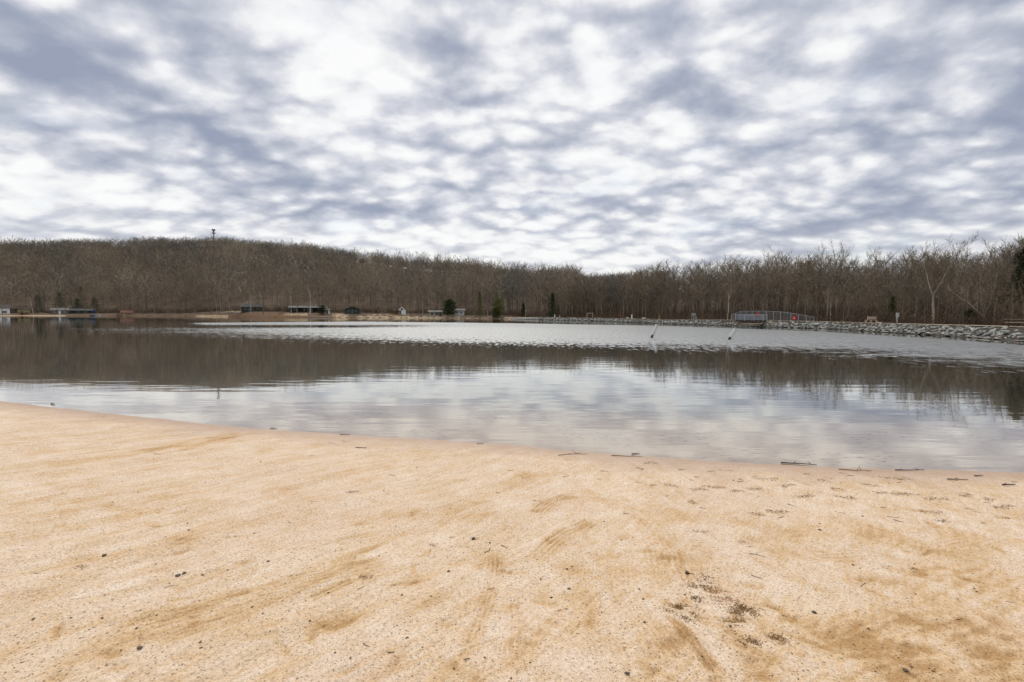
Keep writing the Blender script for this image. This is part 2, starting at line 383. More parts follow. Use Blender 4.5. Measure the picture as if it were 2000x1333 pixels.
def at_beach(px, py):
    z = 0.4
    for _ in range(6):
        p = at_z(px, py, z); z = float(beach_h(p[0], p[1]))
    p = at_z(px, py, z); return Vector((p[0], p[1], z))

ang = np.concatenate([np.linspace(-180, -54, 40)[:-1], np.linspace(-54, 54, 900), np.linspace(54, 180, 40)[1:]])
rad = np.concatenate([[0.02, 0.6, 1.0], 1.3 * np.exp(np.arange(0, 720) * 0.0034), 1.3 * np.exp(720 * 0.0034) * np.exp(np.arange(0, 90) * 0.022), [125, 160]])
A, Q = np.meshgrid(np.radians(ang), rad, indexing='ij')
bx_, by_ = np.sin(A) * Q, np.cos(A) * Q
bh = beach_h(bx_, by_)
# damp / scuffed colour in the tracks; hollows, prints and right-hand bands also darkened
damp_darkv = np.zeros_like(bh)
TRACKS = [  # image rows/columns walked along each raked or driven mark, width (m), teeth pitch (m), depth (m), sand darkening
    ([(0, 925), (80, 911), (222, 893), (329, 873), (450, 850), (540, 838)], .22, .055, .007, .11),
    ([(249, 909), (350, 880), (489, 847)], .10, .05, .005, .07), ([(-10, 992), (76, 976), (150, 962)], .08, .05, .006, .10),
    ([(40, 1130), (222, 1087), (445, 1029), (700, 989)], .12, .05, .005, .07), ([(-10, 1300), (147, 1251), (333, 1207), (556, 1149), (700, 1122), (850, 1080)], .14, .05, .005, .08),
    ([(213, 1274), (400, 1220), (520, 1190)], .06, .04, .005, .09), ([(590, 1176), (625, 1164), (667, 1143), (700, 1130)], .045, .04, .010, .15),
    ([(400, 998), (550, 955), (700, 918), (830, 890)], .12, .05, .005, .06), ([(330, 960), (500, 915), (640, 885)], .08, .05, .004, .05),
    ([(650, 1024), (830, 1008), (930, 980), (1000, 940), (1130, 905)], .16, .05, .006, .08), ([(600, 1075), (780, 1040), (900, 1015), (990, 985)], .10, .05, .005, .05),
    ([(1046, 1010), (1060, 990), (1085, 976), (1140, 964)], .10, .045, .009, .13), ([(1020, 1106), (1050, 1090), (1074, 1064), (1114, 1036), (1180, 1010)], .09, .045, .008, .11),
    ([(962, 1060), (970, 1108), (962, 1144), (942, 1200), (906, 1280), (885, 1340)], .05, .035, .006, .09), ([(1000, 1170), (1012, 1220), (1000, 1290)], .05, .04, .005, .08),
    ([(1206, 1090), (1212, 1160), (1270, 1232), (1350, 1333)], .10, .045, .006, .09), ([(1298, 1196), (1330, 1225), (1372, 1275), (1420, 1333)], .04, .035, .010, .12),
    ([(1250, 1000), (1290, 1050), (1300, 1100), (1340, 1180)], .16, .05, .005, .07), ([(1100, 1250), (1150, 1190), (1180, 1150)], .05, .04, .004, .07),
    ([(880, 1285), (940, 1262), (990, 1245)], .03, .03, .006, .10), ([(1700, 1100), (1760, 1116), (1830, 1130)], .06, .05, .006, .08), ([(1490, 1330), (1560, 1290), (1700, 1240), (1900, 1180)], .3, .06, .0015, .05),
    ([(1650, 1340), (1800, 1290), (2010, 1220)], .4, .11, .002, .10), ([(1780, 1200), (1900, 1140), (2010, 1120)], .3, .11, .002, .09), ([(1500, 1060), (1600, 1090), (1720, 1085)], .12, .06, .004, .06),  # first two bands only darken the sand at far right
    ([(1840, 1080), (1930, 1050), (2010, 1040)], .15, .06, .004, .06), ([(0, 1060), (120, 1035), (300, 1000)], .1, .05, .004, .05), ([(0, 1180), (150, 1150), (260, 1110)], .1, .05, .004, .06)]
trk = np.zeros_like(bh)
vis = (by_ > .5) & (Q < 22)
for pts, wd, pitch, dep, darken in TRACKS:
    wp = np.array([list(at_beach(a, b))[:2] for a, b in pts])
    # smooth the polyline
    for _ in range(2):
        wp = np.concatenate([wp[:1]] + [np.stack([.75 * a + .25 * b, .25 * a + .75 * b]) for a, b in zip(wp[:-1], wp[1:])] + [wp[-1:]])
    X0, Y0 = bx_[vis], by_[vis]; best = np.full(X0.shape, 1e9); sgn = np.zeros_like(best); al = np.zeros_like(best); tot = 0
    for a, b in zip(wp[:-1], wp[1:]):
        d = b - a; L = np.linalg.norm(d)
        if L < 1e-6: continue
        d /= L; q = np.clip((X0 - a[0]) * d[0] + (Y0 - a[1]) * d[1], 0, L)
        ex, ey = X0 - a[0] - q * d[0], Y0 - a[1] - q * d[1]; r2 = np.hypot(ex, ey); m_ = r2 < best
        best[m_] = r2[m_]; sgn[m_] = (d[0] * ey - d[1] * ex)[m_]; al[m_] = (tot + q)[m_]; tot += L
    n_ = sgn + .35 * wd * fbm(X0 * 3, Y0 * 3, 41, 3)
    e = sstep(al, 0, .25 * tot) * (1 - sstep(al, .75 * tot, tot)) * (1 - sstep(best, wd * .7, wd * 1.5)) * (.45 + .9 * vnoise(X0 * 5, Y0 * 5, 44))
    teeth = np.cos(n_ / pitch * 2 * math.pi)
    trk[vis] += e * (-dep * .5 + dep * .6 * teeth) + dep * .5 * np.exp(-((best - wd) / (.3 * wd)) ** 2) * sstep(al, 0, .2 * tot) * (1 - sstep(al, .8 * tot, tot))
    damp_darkv[vis] += darken * e * (.75 - .35 * teeth)
near = sstep(yshore(bx_) - by_, .15, .8)
bh = bh + trk * near
# footprints and small scuffs pressed into the sand
fr_ = np.random.default_rng(55)
for i in range(240):
    px_, py_ = fr_.uniform(0, 2000), 930 + 400 * fr_.random() ** 1.1
    if px_ < 900 and fr_.random() < .4: continue
    c0 = at_z(px_, py_, .5); aa = fr_.uniform(0, 3.14); l_, w_ = fr_.uniform(.04, .13), fr_.uniform(.02, .05)
    ii = np.where(vis & (np.abs(bx_ - c0[0]) < .4) & (np.abs(by_ - c0[1]) < .4))
    X0, Y0 = bx_[ii] - c0[0], by_[ii] - c0[1]
    q = ((X0 * math.cos(aa) + Y0 * math.sin(aa)) / l_) ** 2 + ((-X0 * math.sin(aa) + Y0 * math.cos(aa)) / w_) ** 2
    q = q * (1 + .6 * fbm(X0 * 20 + i, Y0 * 20, 3, 2)); k = fr_.uniform(.3, 1)
    bh[ii] += k * (-.011 * np.exp(-q * 1.2) + .005 * np.exp(-(np.sqrt(q) - 1.5) ** 2 * 4)); damp_darkv[ii] += k * .13 * np.exp(-q)
for gx, gy, gr_, gd in GOUGES:
    damp_darkv += 0.10 * np.exp(-((bx_ - gx) ** 2 + (by_ - gy) ** 2) / (gr_ * 1.2) ** 2)
damp_darkv += 0.05 * fbm(bx_ * .35, by_ * .35, 60, 3)
me = np_mesh('beach', np.stack([bx_, by_, bh], -1).reshape(-1, 3), grid_faces(len(ang), len(rad)), {'damp_dark': damp_darkv.ravel()})
SAND = sand_material()
tag(link('sand_beach', me, SAND, smooth=True), 'pale tan raked sand beach sloping into the lake', 'beach', kind='structure')

# ------------------------------------------------------------------ far shoreline (image column -> depth Y)
SH = [(-3000, 300), (-1000, 285), (0, 265), (250, 290), (400, 275), (500, 241), (700, 234), (900, 231), (1000, 207), (1100, 172), (1200, 143), (1300, 115), (1400, 103), (1480, 92), (1560, 84), (1640, 77), (1700, 67), (1840, 54), (1990, 43), (2150, 36), (2600, 26), (6000, 12)]
sh_s = np.array([(a - 1000) / F for a, _ in SH]); sh_y = np.array([float(b) for _, b in SH])
def D(s):
    return np.interp(s, sh_s, sh_y) * (1 + 0.012 * fbm(np.asarray(s) * 9, 0 * np.asarray(s), 5, 3))
SKY = [(-600, 500), (-200, 488), (0, 482), (100, 477), (200, 473), (300, 470), (420, 473), (500, 482), (600, 492), (700, 504), (780, 517), (850, 522), (940, 529), (1000, 533), (1100, 541), (1165, 546), (1250, 538), (1300, 520), (1400, 508), (1500, 499), (1600, 497), (1700, 507), (1800, 492), (1850, 487), (1920, 497), (1960, 478), (2000, 464), (2150, 440), (2600, 400)]
def skyrow(s): return np.interp(1000 + np.asarray(s) * F, [a for a, _ in SKY], [b for _, b in SKY])
def sky_el(s):                    # tan elevation (z per metre of depth Y)
    px = 1000 + np.asarray(s) * F
    return (613.0 + (px - 1000) * 0.004 - skyrow(s)) / F * 1.004
RIDGE = [(-2.5, 560), (-1.0, 600), (-0.6, 610), (-0.3, 560), (0.0, 430), (0.15, 330), (0.3, 260), (0.6, 240), (3, 240)]
def ridgeY(s): return np.interp(s, [a for a, _ in RIDGE], [b for _, b in RIDGE])
BANK = [(-400, 1.0), (0, 1.0), (350, 1.3), (450, 3.0), (560, 2.6), (700, 1.9), (800, 1.9), (900, 1.2), (1000, .9), (1100, 1.0), (1300, 1.0), (1435, 1.15), (1445, .45), (1485, .45), (1497, 1.2), (1640, 1.1), (1990, 1.2), (2300, 1.3)]
def bank(s): return np.interp(1000 + np.asarray(s) * F, [a for a, _ in BANK], [b for _, b in BANK])
def dam(s): return sstep(np.asarray(s), 0.0, 0.06)
def ground_h(s, Y):
    s = np.asarray(s, float); Y = np.asarray(Y, float)
    t = Y - D(s); k = dam(s); b = bank(s)
    nat = np.where(t > 0, b * (1 - np.exp(-np.maximum(t, 0) / 7)) + 0.02 * np.clip(t, 0, 60), t * 0.25)
    dm = np.interp(t, [-6, 0, 1.7, 5.6, 9.5, 500], [-2.2, -0.12, 1, 1, 0.45, 0.6]); dm = np.where(dm > 0, dm * b, dm)
    h = nat * (1 - k) + dm * k
    # the hill
    rY = ridgeY(s); crest = CAM[2] + sky_el(s) * rY - 9.0
    crest = np.maximum(crest, 0) * (1 - sstep(s, 0.12, 0.30))
    tt = np.clip((Y - D(s) - 28) / np.maximum(rY - D(s) - 28, 10), 0, 1)
    hill = crest * (0.55 * tt + 0.45 * sstep(tt, 0, 1))
    back = np.clip(Y - rY, 0, 1500)
    hill = hill * np.exp(-(back / 500) ** 2)
    hill = hill + fbm(s * 6 + Y * .004, Y * .012, 77, 3) * 20 * sstep(tt, .1, .6) * (1 - sstep(s, 0.1, 0.3)) * (1 - sstep(tt, .8, 1) * .6)
    return h + hill + 14.0 * sstep(t, 38, 170) * sstep(s, 0.08, 0.3)
ss = np.concatenate([-np.exp(np.linspace(math.log(9), math.log(1.5), 24))[:-1], np.linspace(-1.5, 1.5, 420), np.exp(np.linspace(math.log(1.5), math.log(9), 24))[1:]])
tt_ = np.concatenate([np.linspace(-6, 12, 46), np.exp(np.linspace(math.log(13), math.log(2600), 110))])
SS, TT = np.meshgrid(ss, tt_, indexing='ij'); YY = D(SS) + TT
GH = ground_h(SS, YY)
inl = sstep(TT, 9, 30)
GH += (0.25 * fbm(SS * YY * .3, YY * .3, 8, 3)) * (0.3 + inl) * sstep(TT, 0, 3)
pxg = 1000 + SS * F
pale = np.zeros_like(GH)
def patch(p0, p1, t0, t1, k):
    global pale
    pale = np.maximum(pale, k * sstep(pxg, p0 - 12, p0 + 4) * (1 - sstep(pxg, p1 - 4, p1 + 12)) * sstep(TT, t0 - 1.5, t0 + 1) * (1 - sstep(TT, t1 - 1, t1 + 3)))
for q in [(-200, 128, -.5, 3, 1), (385, 445, -.3, 2.2, 1), (440, 470, 8, 26, .8), (560, 600, 3, 16, .9), (650, 680, 0, 14, .8), (700, 900, -.2, 3.5, .8), (720, 800, 5, 12, .7), (830, 900, 2, 9, .6), (900, 1000, -.5, 2, .6)]: patch(*q)
m = bpy.data.materials.new('leaf_litter_ground'); m.use_nodes = True; t = NT(m.node_tree); b = t.n['Principled BSDF']
P = t.node('ShaderNodeTexCoord').outputs['Object']
pa = t.node('ShaderNodeAttribute', attribute_name='pale').outputs['Fac']
c = t.ramp(t.noise(P, 0.12, 6, 0.65), [(0.3, (0.06, 0.046, 0.034)), (0.5, (0.11, 0.08, 0.055)), (0.62, (0.15, 0.105, 0.068)), (0.75, (0.14, 0.115, 0.08))])
ru = t.node('ShaderNodeAttribute', attribute_name='rust').outputs['Fac']
c = t.mix(t.math('MULTIPLY', ru, t.mapr(t.noise(P, 0.35, 4, .6), .35, .55)), c, (0.165, 0.098, 0.055))
dk = t.node('ShaderNodeAttribute', attribute_name='stone_bed').outputs['Fac']
c = t.mix(dk, c, (0.075, 0.066, 0.055))
nz = t.noise(P, 0.5, 4, 0.7)
c = t.mix(t.mapr(t.math('ADD', pa, t.math('MULTIPLY', t.math('SUBTRACT', nz, 0.5), 2.6)), 0.62, 0.85), c, (0.42, 0.325, 0.21))
t.l.new(c, b.inputs['Base Color']); b.inputs['Roughness'].default_value = 0.95; b.inputs['Specular IOR Level'].default_value = 0.1
me = np_mesh('ground', np.stack([SS * YY, YY, GH], -1).reshape(-1, 3), grid_faces(len(ss), len(tt_)), {'pale': pale.ravel(), 'rust': (sstep(pxg, 400, 440) * (1 - sstep(pxg, 640, 700)) * (1 - sstep(TT, 9, 14))).ravel() + .35 * ((1 - sstep(TT, 5, 9)) * (1 - sstep(pxg, 980, 1010))).ravel(), 'stone_bed': (dam(SS) * (1 - sstep(TT, 1.8, 2.6))).ravel()})
tag(link('hillside', me, m, smooth=True), 'brown leaf-strewn hill and flat shore beyond the lake', 'hill', kind='structure')
# outer ground far below and around everything
mb = MB(); nseg = 96
mb.poly([(0, 0, -3)] + [(6000 * math.cos(2 * math.pi * i / nseg), 6000 * math.sin(2 * math.pi * i / nseg), -3) for i in range(nseg)], [(0, 1 + i, 1 + (i + 1) % nseg) for i in range(nseg)])
tag(mb.build('ground', mat('lake_bed_mud', (0.035, 0.03, 0.02), 0.95, var=.3, vscale=.05)), 'dark muddy lake bed and lowland', 'ground', kind='structure')

# ------------------------------------------------------------------ water sheet
ws = np.concatenate([-np.exp(np.linspace(math.log(12), math.log(1.3), 16))[:-1], np.linspace(-1.3, 1.3, 261), np.exp(np.linspace(math.log(1.3), math.log(8), 12))[1:]])
wy = 1.5 * np.exp(np.linspace(0, math.log(330 / 1.5), 330))
WS, WY = np.meshgrid(ws, wy, indexing='ij')
def rowof(Y): return CAM[2] * F / Y              # px below the horizon at depth Y
dy = rowof(WY); wpx = 1000 + WS * F
tdist = D(WS) - WY                                # metres from the far shore
# lower edge of the wind patch (px below horizon) and upper edge
lowE = np.interp(wpx, [-500, 150, 330, 500, 700, 900, 1000, 1200, 1500, 1700, 1900, 2100], [36, 39, 42, 46, 50, 55, 58, 60, 62, 70, 82, 90])
upE = np.interp(wpx, [-500, 100, 330, 345, 700, 1000, 1300, 1480, 1600, 1700, 1840, 2000], [34, 33, 24, 20.5, 16.5, 18.5, 22.5, 28, 32, 38, 46, 57])
soft = np.interp(wpx, [0, 600, 1000, 1500, 1800, 2000], [3, 5, 5, 6, 10, 14])
wind = sstep(dy, upE - 1.0, upE + 1.2) * (1 - sstep(dy, lowE - 3 * soft, lowE + 3.6 * soft)) ** .8
# calm streaks crossing it on the left
st1 = np.exp(-((dy - np.interp(wpx, [300, 700, 1200], [27, 25.5, 21])) / 3.2) ** 2) * (1 - sstep(wpx, 560, 1100))
wind *= 1 - 0.85 * st1
wind *= np.interp(wpx, [-100, 150, 330, 600, 850], [0.10, 0.25, .42, .75, 1.0]) * np.where(dy < 25, 0, 1) + np.where(dy < 25, sstep(wpx, 335, 420), 0)
far_soft = np.interp(dy, [28, 60], [1, .86])
WAT = water_material()
me = np_mesh('lake', np.stack([WS * WY, WY, np.zeros_like(WY)], -1).reshape(-1, 3), grid_faces(len(ws), len(wy)), {'wind': (wind * far_soft).ravel()})
tag(link('lake_water', me, WAT, smooth=True), 'calm lake with a wind-rippled bright band across its middle', 'water', kind='structure')
# ==== STAGE2 ====
# ------------------------------------------------------------------ trees
def bark_mat(name, ramp_, rnd=0.25):
    m = bpy.data.materials.new(name); m.use_nodes = True; t = NT(m.node_tree); b = t.n['Principled BSDF']
    P = t.node('ShaderNodeTexCoord').outputs['Object']
    r = t.node('ShaderNodeObjectInfo').outputs['Random']
    ti = t.node('ShaderNodeAttribute', attribute_name='tint').outputs['Fac']
    f = t.math('FRACT', t.math('ADD', r, ti))
    c = t.ramp(f, ramp_)
    n = t.noise(t.mapping(P, sc=(1, 1, .3)), 2.0, 3, 0.6)
    c = t.mix(1.0, c, t.ramp(n, [(0.3, (1 - rnd,) * 3), (0.7, (1 + rnd,) * 3)]), 'MULTIPLY')
    t.l.new(c, b.inputs['Base Color']); b.inputs['Roughness'].default_value = 0.9; b.inputs['Specular IOR Level'].default_value = 0.15
    return m
BARK = bark_mat('grey_brown_bark', [(0.0, (0.20, 0.155, 0.115)), (0.25, (0.145, 0.112, 0.085)), (0.5, (0.25, 0.195, 0.145)), (0.75, (0.165, 0.13, 0.095)), (0.88, (0.42, 0.35, 0.27)), (1.0, (0.20, 0.155, 0.115))])
TWIG = bark_mat('brown_twigs', [(0.0, (0.195, 0.155, 0.11)), (0.3, (0.14, 0.12, 0.088)), (0.6, (0.25, 0.20, 0.135)), (0.85, (0.185, 0.145, 0.10)), (1.0, (0.195, 0.155, 0.11))])
PALE = bark_mat('pale_bark', [(0.0, (0.46, 0.40, 0.33)), (1.0, (0.40, 0.35, 0.28))], .3)
HILLW = bark_mat('hill_wood', [(0.0, (0.20, 0.168, 0.125)), (0.25, (0.155, 0.148, 0.128)), (0.5, (0.285, 0.235, 0.17)), (0.75, (0.235, 0.182, 0.132)), (1.0, (0.40, 0.345, 0.26))])
UNDER = bark_mat('undergrowth_stems', [(0.0, (0.14, 0.10, 0.068)), (0.4, (0.085, 0.068, 0.048)), (0.7, (0.17, 0.115, 0.075)), (1.0, (0.13, 0.105, 0.075))])

def unit(v_): return v_ / max(np.linalg.norm(v_), 1e-9)
def tube_np(P, Rr, n, V, Fc):
    base = sum(len(a) for a in V); P = np.array(P); k = len(P)
    ring = []
    for i in range(k):
        d = unit(P[min(i + 1, k - 1)] - P[max(i - 1, 0)])
        ref = np.array([1., 0, 0]) if abs(d[0]) < .8 else np.array([0, 1., 0])
        a = unit(np.cross(d, ref)); b = np.cross(d, a)
        th = np.arange(n) * 2 * math.pi / n
        ring.append(P[i] + Rr[i] * (np.cos(th)[:, None] * a + np.sin(th)[:, None] * b))
    V.append(np.concatenate(ring))
    for i in range(k - 1):
        for j in range(n):
            Fc.append((base + i * n + j, base + i * n + (j + 1) % n, base + (i + 1) * n + (j + 1) % n))
            Fc.append((base + i * n + j, base + (i + 1) * n + (j + 1) % n, base + (i + 1) * n + j))
def grow_tree(r, H, lean=(0, 0), fork=None, crown0=.38, spread=1.0, nl=13, tw=1.0, detail=2, r0=None):
    """bare deciduous tree; returns (trunk verts, faces), (crown verts, faces)"""
    TV, TF, CV, CF = [], [], [], []
    def limb(p, d, L, rad, dep, V, Fc, up=.10, nseg=4, sides=4):
        pts = [p]; dd = d
        for i in range(nseg):
            dd = unit(dd + r.normal(0, .13, 3) + np.array([0, 0, up])); pts.append(pts[-1] + dd * L / nseg)
        rr = [rad * (1 - .80 * i / nseg) for i in range(nseg + 1)]
        tube_np(pts, rr, sides, V, Fc); return pts, rr
    def tri(p, q, wd, V, Fc):
        b = sum(len(a) for a in V); d = unit(q - p); a = unit(np.cross(d, r.normal(0, 1, 3)))
        V.append(np.array([p - a * wd / 2, p + a * wd / 2, q])); Fc.append((b, b + 1, b + 2))
    rt = r0 or H * 0.0105
    # trunk
    n = 8; pts = [np.zeros(3)]; d = unit(np.array([lean[0], lean[1], 1.0])); top = H * (fork or .86)
    for i in range(n):
        d = unit(d + r.normal(0, .035, 3) + np.array([lean[0], lean[1], .6]) * .12); pts.append(pts[-1] + d * top / n)
    rr = [rt * (1.35 if i == 0 else 1) * (1 - (.5 if fork else .82) * i / n) for i in range(n + 1)]
    tube_np(pts, rr, 7, TV, TF)
    stems = [(pts, rr)]
    if fork:
        stems = []
        m = 2 + (r.random() < .35)
        th0 = r.random() * 6.28
        for q in range(m):
            th = th0 + q * 6.28 / m
            fp = [pts[-1]]; fd = unit(np.array([math.cos(th) * .34, math.sin(th) * .34, 1.0])); L = H - pts[-1][2]
            for i in range(6):
                fd = unit(fd + r.normal(0, .09, 3) + np.array([0, 0, .14])); fp.append(fp[-1] + fd * L / 6)
            fr_ = [rr[-1] * .8 * (1 - .85 * i / 6) for i in range(7)]
            tube_np(fp, fr_, 5, TV, TF); stems.append((fp, fr_))
    def along(pts, rr, f):
        x = f * (len(pts) - 1); i = min(int(x), len(pts) - 2); k = x - i
        return pts[i] * (1 - k) + pts[i + 1] * k, rr[i] * (1 - k) + rr[i + 1] * k, unit(pts[i + 1] - pts[i])
    nls = max(4, int(nl / len(stems)))
    for (sp, sr) in stems:
        f0 = crown0 if not fork else .12
        for i in range(nls):
            f = f0 + (1 - f0) * ((i + r.random() * .8) / nls); f = min(f, .98)
            p, rad, dd = along(sp, sr, f)
            th = i * 2.4 + r.random() * .9
            el_ = .35 + .75 * f + r.normal(0, .12)
            dv = np.array([math.cos(th) * math.cos(el_), math.sin(th) * math.cos(el_), math.sin(el_)])
            L = H * (.34 - .22 * f) * spread * (.75 + .5 * r.random()) * (1 if not fork else .9)
            lp, lr = limb(p, dv, L, max(rad * .45, .015), 1, CV, CF, .10)
            for j in range(6 * detail // 2):
                g = .22 + .76 * (j + r.random()) / (6 * detail // 2)
                p2, ra2, d2 = along(lp, lr, min(g, .98))
                dv2 = unit(d2 + r.normal(0, .55, 3) + np.array([0, 0, .25]))
                L2 = L * (.55 - .25 * g) * (.7 + .6 * r.random())
                sp2, sr2 = limb(p2, dv2, L2, max(ra2 * .6, .011), 2, CV, CF, .10, 3, 3)
                for q in range(4 * detail):
                    g3 = .15 + .85 * (q + r.random()) / (4 * detail)
                    p3, ra3, d3 = along(sp2, sr2, min(g3, .99))
                    q3 = p3 + unit(d3 + r.normal(0, .55, 3) + np.array([0, 0, .2])) * L2 * (.4 + .4 * r.random())
                    tri(p3, q3, .018 * tw, CV, CF)
                    if detail > 1 and q % 2 == 0:
                        m_ = p3 * .5 + q3 * .5
                        tri(m_, m_ + unit(d3 + r.normal(0, .7, 3)) * L2 * .35, .014 * tw, CV, CF)
    return (np.concatenate(TV), np.array(TF)), (np.concatenate(CV), np.array(CF))
_n = [0]
def tree_proto(name, H, seed, label, cat, group=None, bark=None, twig=None, **kw):
    r = np.random.default_rng(seed)
    (tv, tf), (cv, cf) = grow_tree(r, H, **kw)
    root = empty(name, (0, 0, 0)); tag(root, label, cat, group)
    link('trunk', np_mesh('trunk', tv, tf), bark or BARK, root, smooth=True)
    link('crown', np_mesh('crown', cv, cf), twig or TWIG, root)
    root['h'] = H
    return root
def copy_tree(o):
    c = o.copy(); COL.objects.link(c)
    for ch in list(o.children):
        k = ch.copy(); COL.objects.link(k); k.parent = c
    return c
def gpoint(px, t):
    """point on the far ground in image column px, t metres behind the waterline"""
    s = S(px); Y = float(D(s)) + t
    return Vector((s * Y, Y, float(ground_h(s, Y))))
def gy(px, Y):
    s = S(px); return Vector((s * Y, Y, float(ground_h(s, Y))))

kinds = []
for i, kw in enumerate([dict(fork=None, nl=14), dict(fork=.42, nl=14), dict(fork=None, crown0=.3, nl=16, spread=1.1), dict(fork=.33, nl=12, spread=1.15), dict(fork=None, crown0=.45, nl=13, spread=.8), dict(fork=.55, nl=12), dict(fork=None, crown0=.25, nl=17, spread=.9), dict(fork=.25, nl=14, spread=1.0), dict(fork=None, crown0=.5, nl=12, spread=1.2)]):
    kinds.append(tree_proto('deciduous_tree', 16.0, 100 + i, 'x', 'tree', tw=1.35, **kw))
used = set()
def plant(px, t, H, group, label, kind=None):
    k = int(rng.integers(len(kinds))) if kind is None else kind
    o = kinds[k] if k not in used else copy_tree(kinds[k]); used.add(k)
    s = H / 16.0; p = gpoint(px, t)
    o.location = p - Vector((0, 0, .1)); o.rotation_euler = (0, 0, rng.random() * 6.28); o.scale = (s * rng.uniform(.9, 1.15),) * 2 + (s,)
    tag(o, label, 'tree', group); return o
GR1 = 'bare trees of the wood behind the stone dam'
LB1 = 'bare brown deciduous tree of the wood behind the rock-faced dam'
GR2 = 'bare trees along the far shore below the hill'
LB2 = 'bare grey-brown deciduous tree on the far shore at the foot of the wooded hill'
def skyH(px, t, f):              # tree height that reaches fraction f of the skyline elevation there
    s = S(px); Y = float(D(s)) + t
    return max(3.0, CAM[2] + float(sky_el(s)) * Y * f - float(ground_h(s, Y)))
NRIGHT = 205
for i in range(NRIGHT):
    px = 1090 + (2130 - 1090) * ((i + rng.random()) / NRIGHT) ** 0.92
    row = i % 4; t = [10, 15, 23, 34][row] + rng.uniform(-2, 4)
    f = [rng.uniform(.28, .66), rng.uniform(.42, .84), rng.uniform(.62, .98), rng.uniform(.76, 1.10) + (.13 if rng.random() < .12 else 0)][row]
    o = plant(px, t, skyH(px, t, f), GR1, LB1)
    if row == 3: w_ = rng.uniform(1.0, 1.45); o.scale = (o.scale[0] * w_, o.scale[1] * w_, o.scale[2])
NLEFT = 72
for i in range(NLEFT):
    px = -60 + (1120 + 60) * ((i + rng.random()) / NLEFT)
    t = rng.choice([5, 9, 20, 26]) + rng.uniform(-1, 3)
    if px > 960: t += 4
    plant(px, t, rng.uniform(11, 19) * (1 if px < 900 else .8), GR2, LB2)
for k in range(len(kinds)):
    if k not in used: kinds[k].location = gpoint(1500, 30)

# ---- the mass of wood: merged low-detail trees (stuff)
def low_tree(r, H, twn=90, tww=.075, crown0=.35, spread=1.0):
    V, Fc = [], []
    def tri(p, q, wd):
        b = len(V) * 3; d = unit(q - p); a = unit(np.cross(d, r.normal(0, 1, 3)))
        V.append(np.array([p - a * wd / 2, p + a * wd / 2, q])); Fc.append((b, b + 1, b + 2))
    top = np.array([r.normal(0, .5), r.normal(0, .5), H])
    for k in range(2): tri(np.zeros(3), top, H * .018)
    nl = 9
    for i in range(nl):
        f = crown0 + (1 - crown0) * (i + r.random()) / nl * .97
        p = top * f; th = i * 2.4 + r.random(); e = .4 + .7 * f
        L = H * (.44 - .26 * f) * spread * (.7 + .6 * r.random())
        d = np.array([math.cos(th) * math.cos(e), math.sin(th) * math.cos(e), math.sin(e)]); q = p + d * L
        tri(p, q, .16)
        m = twn // nl
        for j in range(m):
            g = .2 + .8 * r.random(); a = p + (q - p) * g
            dd = unit(d + r.normal(0, .75, 3) + np.array([0, 0, .35])); LL = L * (.25 + .45 * r.random())
            tri(a, a + dd * LL, tww)
    return np.concatenate(V), np.array(Fc)
def scatter_mesh(name, protos, pos, hs, material, tints=None, seed=1, wsc=None):
    r = np.random.default_rng(seed); VV, FF, TT2 = [], [], []; base = 0
    for i, (p, h) in enumerate(zip(pos, hs)):
        v_, f_ = protos[int(r.integers(len(protos)))]
        a = r.random() * 6.28; c_, s_ = math.cos(a), math.sin(a)
        k = h / 16.0; kw = k * (wsc if wsc else 1) * r.uniform(.8, 1.55)
        x = (v_[:, 0] * c_ - v_[:, 1] * s_) * kw + p[0]; y = (v_[:, 0] * s_ + v_[:, 1] * c_) * kw + p[1]; z = v_[:, 2] * k + p[2]
        VV.append(np.stack([x, y, z], 1)); FF.append(f_ + base); base += len(v_)
        TT2.append(np.full(len(v_), tints[i] if tints is not None else r.random()))
    me = np_mesh(name, np.concatenate(VV), np.concatenate(FF), {'tint': np.concatenate(TT2)})
    return link(name, me, material)
lows = [low_tree(np.random.default_rng(200 + i), 16.0, 126, .08) for i in range(10)]
lows_crest = [low_tree(np.random.default_rng(350 + i), 16.0, 99, .16, .10, 1.25) for i in range(8)]
lows_far = [low_tree(np.random.default_rng(300 + i), 16.0, 90, .13) for i in range(10)]
# gaps in the crest where sky shows between trunks
def crest_gap(px): return (700 < px < 756) or (788 < px < 806) or (812 < px < 840)
pos, hs, ti = [], [], []
posf, hsf, tif = [], [], []
N = 9000
for i in range(N):
    s = rng.uniform(-1.35, .32); Y0 = float(D(s)) + 24
    rY = float(ridgeY(s)); Y = Y0 + (rY + 45 - Y0) * rng.random() ** .9
    if rng.random() > (Y / 600): 
        if rng.random() > .55: continue
    px = 1000 + s * F
    if Y > rY + 6 and rng.random() < .4: continue
    if 698 < px < 724 and 0 < (Y - rY) + 70 < 42: continue      # clearing of the red house
    g = float(ground_h(s, Y)); h = rng.uniform(11, 20) * (1 - .42 * float(sstep(Y, rY - 120, rY - 10)))
    if crest_gap(px) and Y > rY - 20: continue
    if px > 1130: h = min(h, max(6, CAM[2] + float(sky_el(s)) * Y * 1.01 - g))
    tt = fbm(s * 14, Y * .02, 91, 3) * 1.6 + .5 + rng.normal(0, .13)
    grey = (Y - D(s)) / (rY - D(s)) > .82
    tv = float(np.clip(.30 if grey and rng.random() < .7 else tt, .02, .98))
    (pos if Y < 330 else posf).append((s * Y, Y, g - .2)); (hs if Y < 330 else hsf).append(h); (ti if Y < 330 else tif).append(tv)
posc, hsc, tic = [], [], []
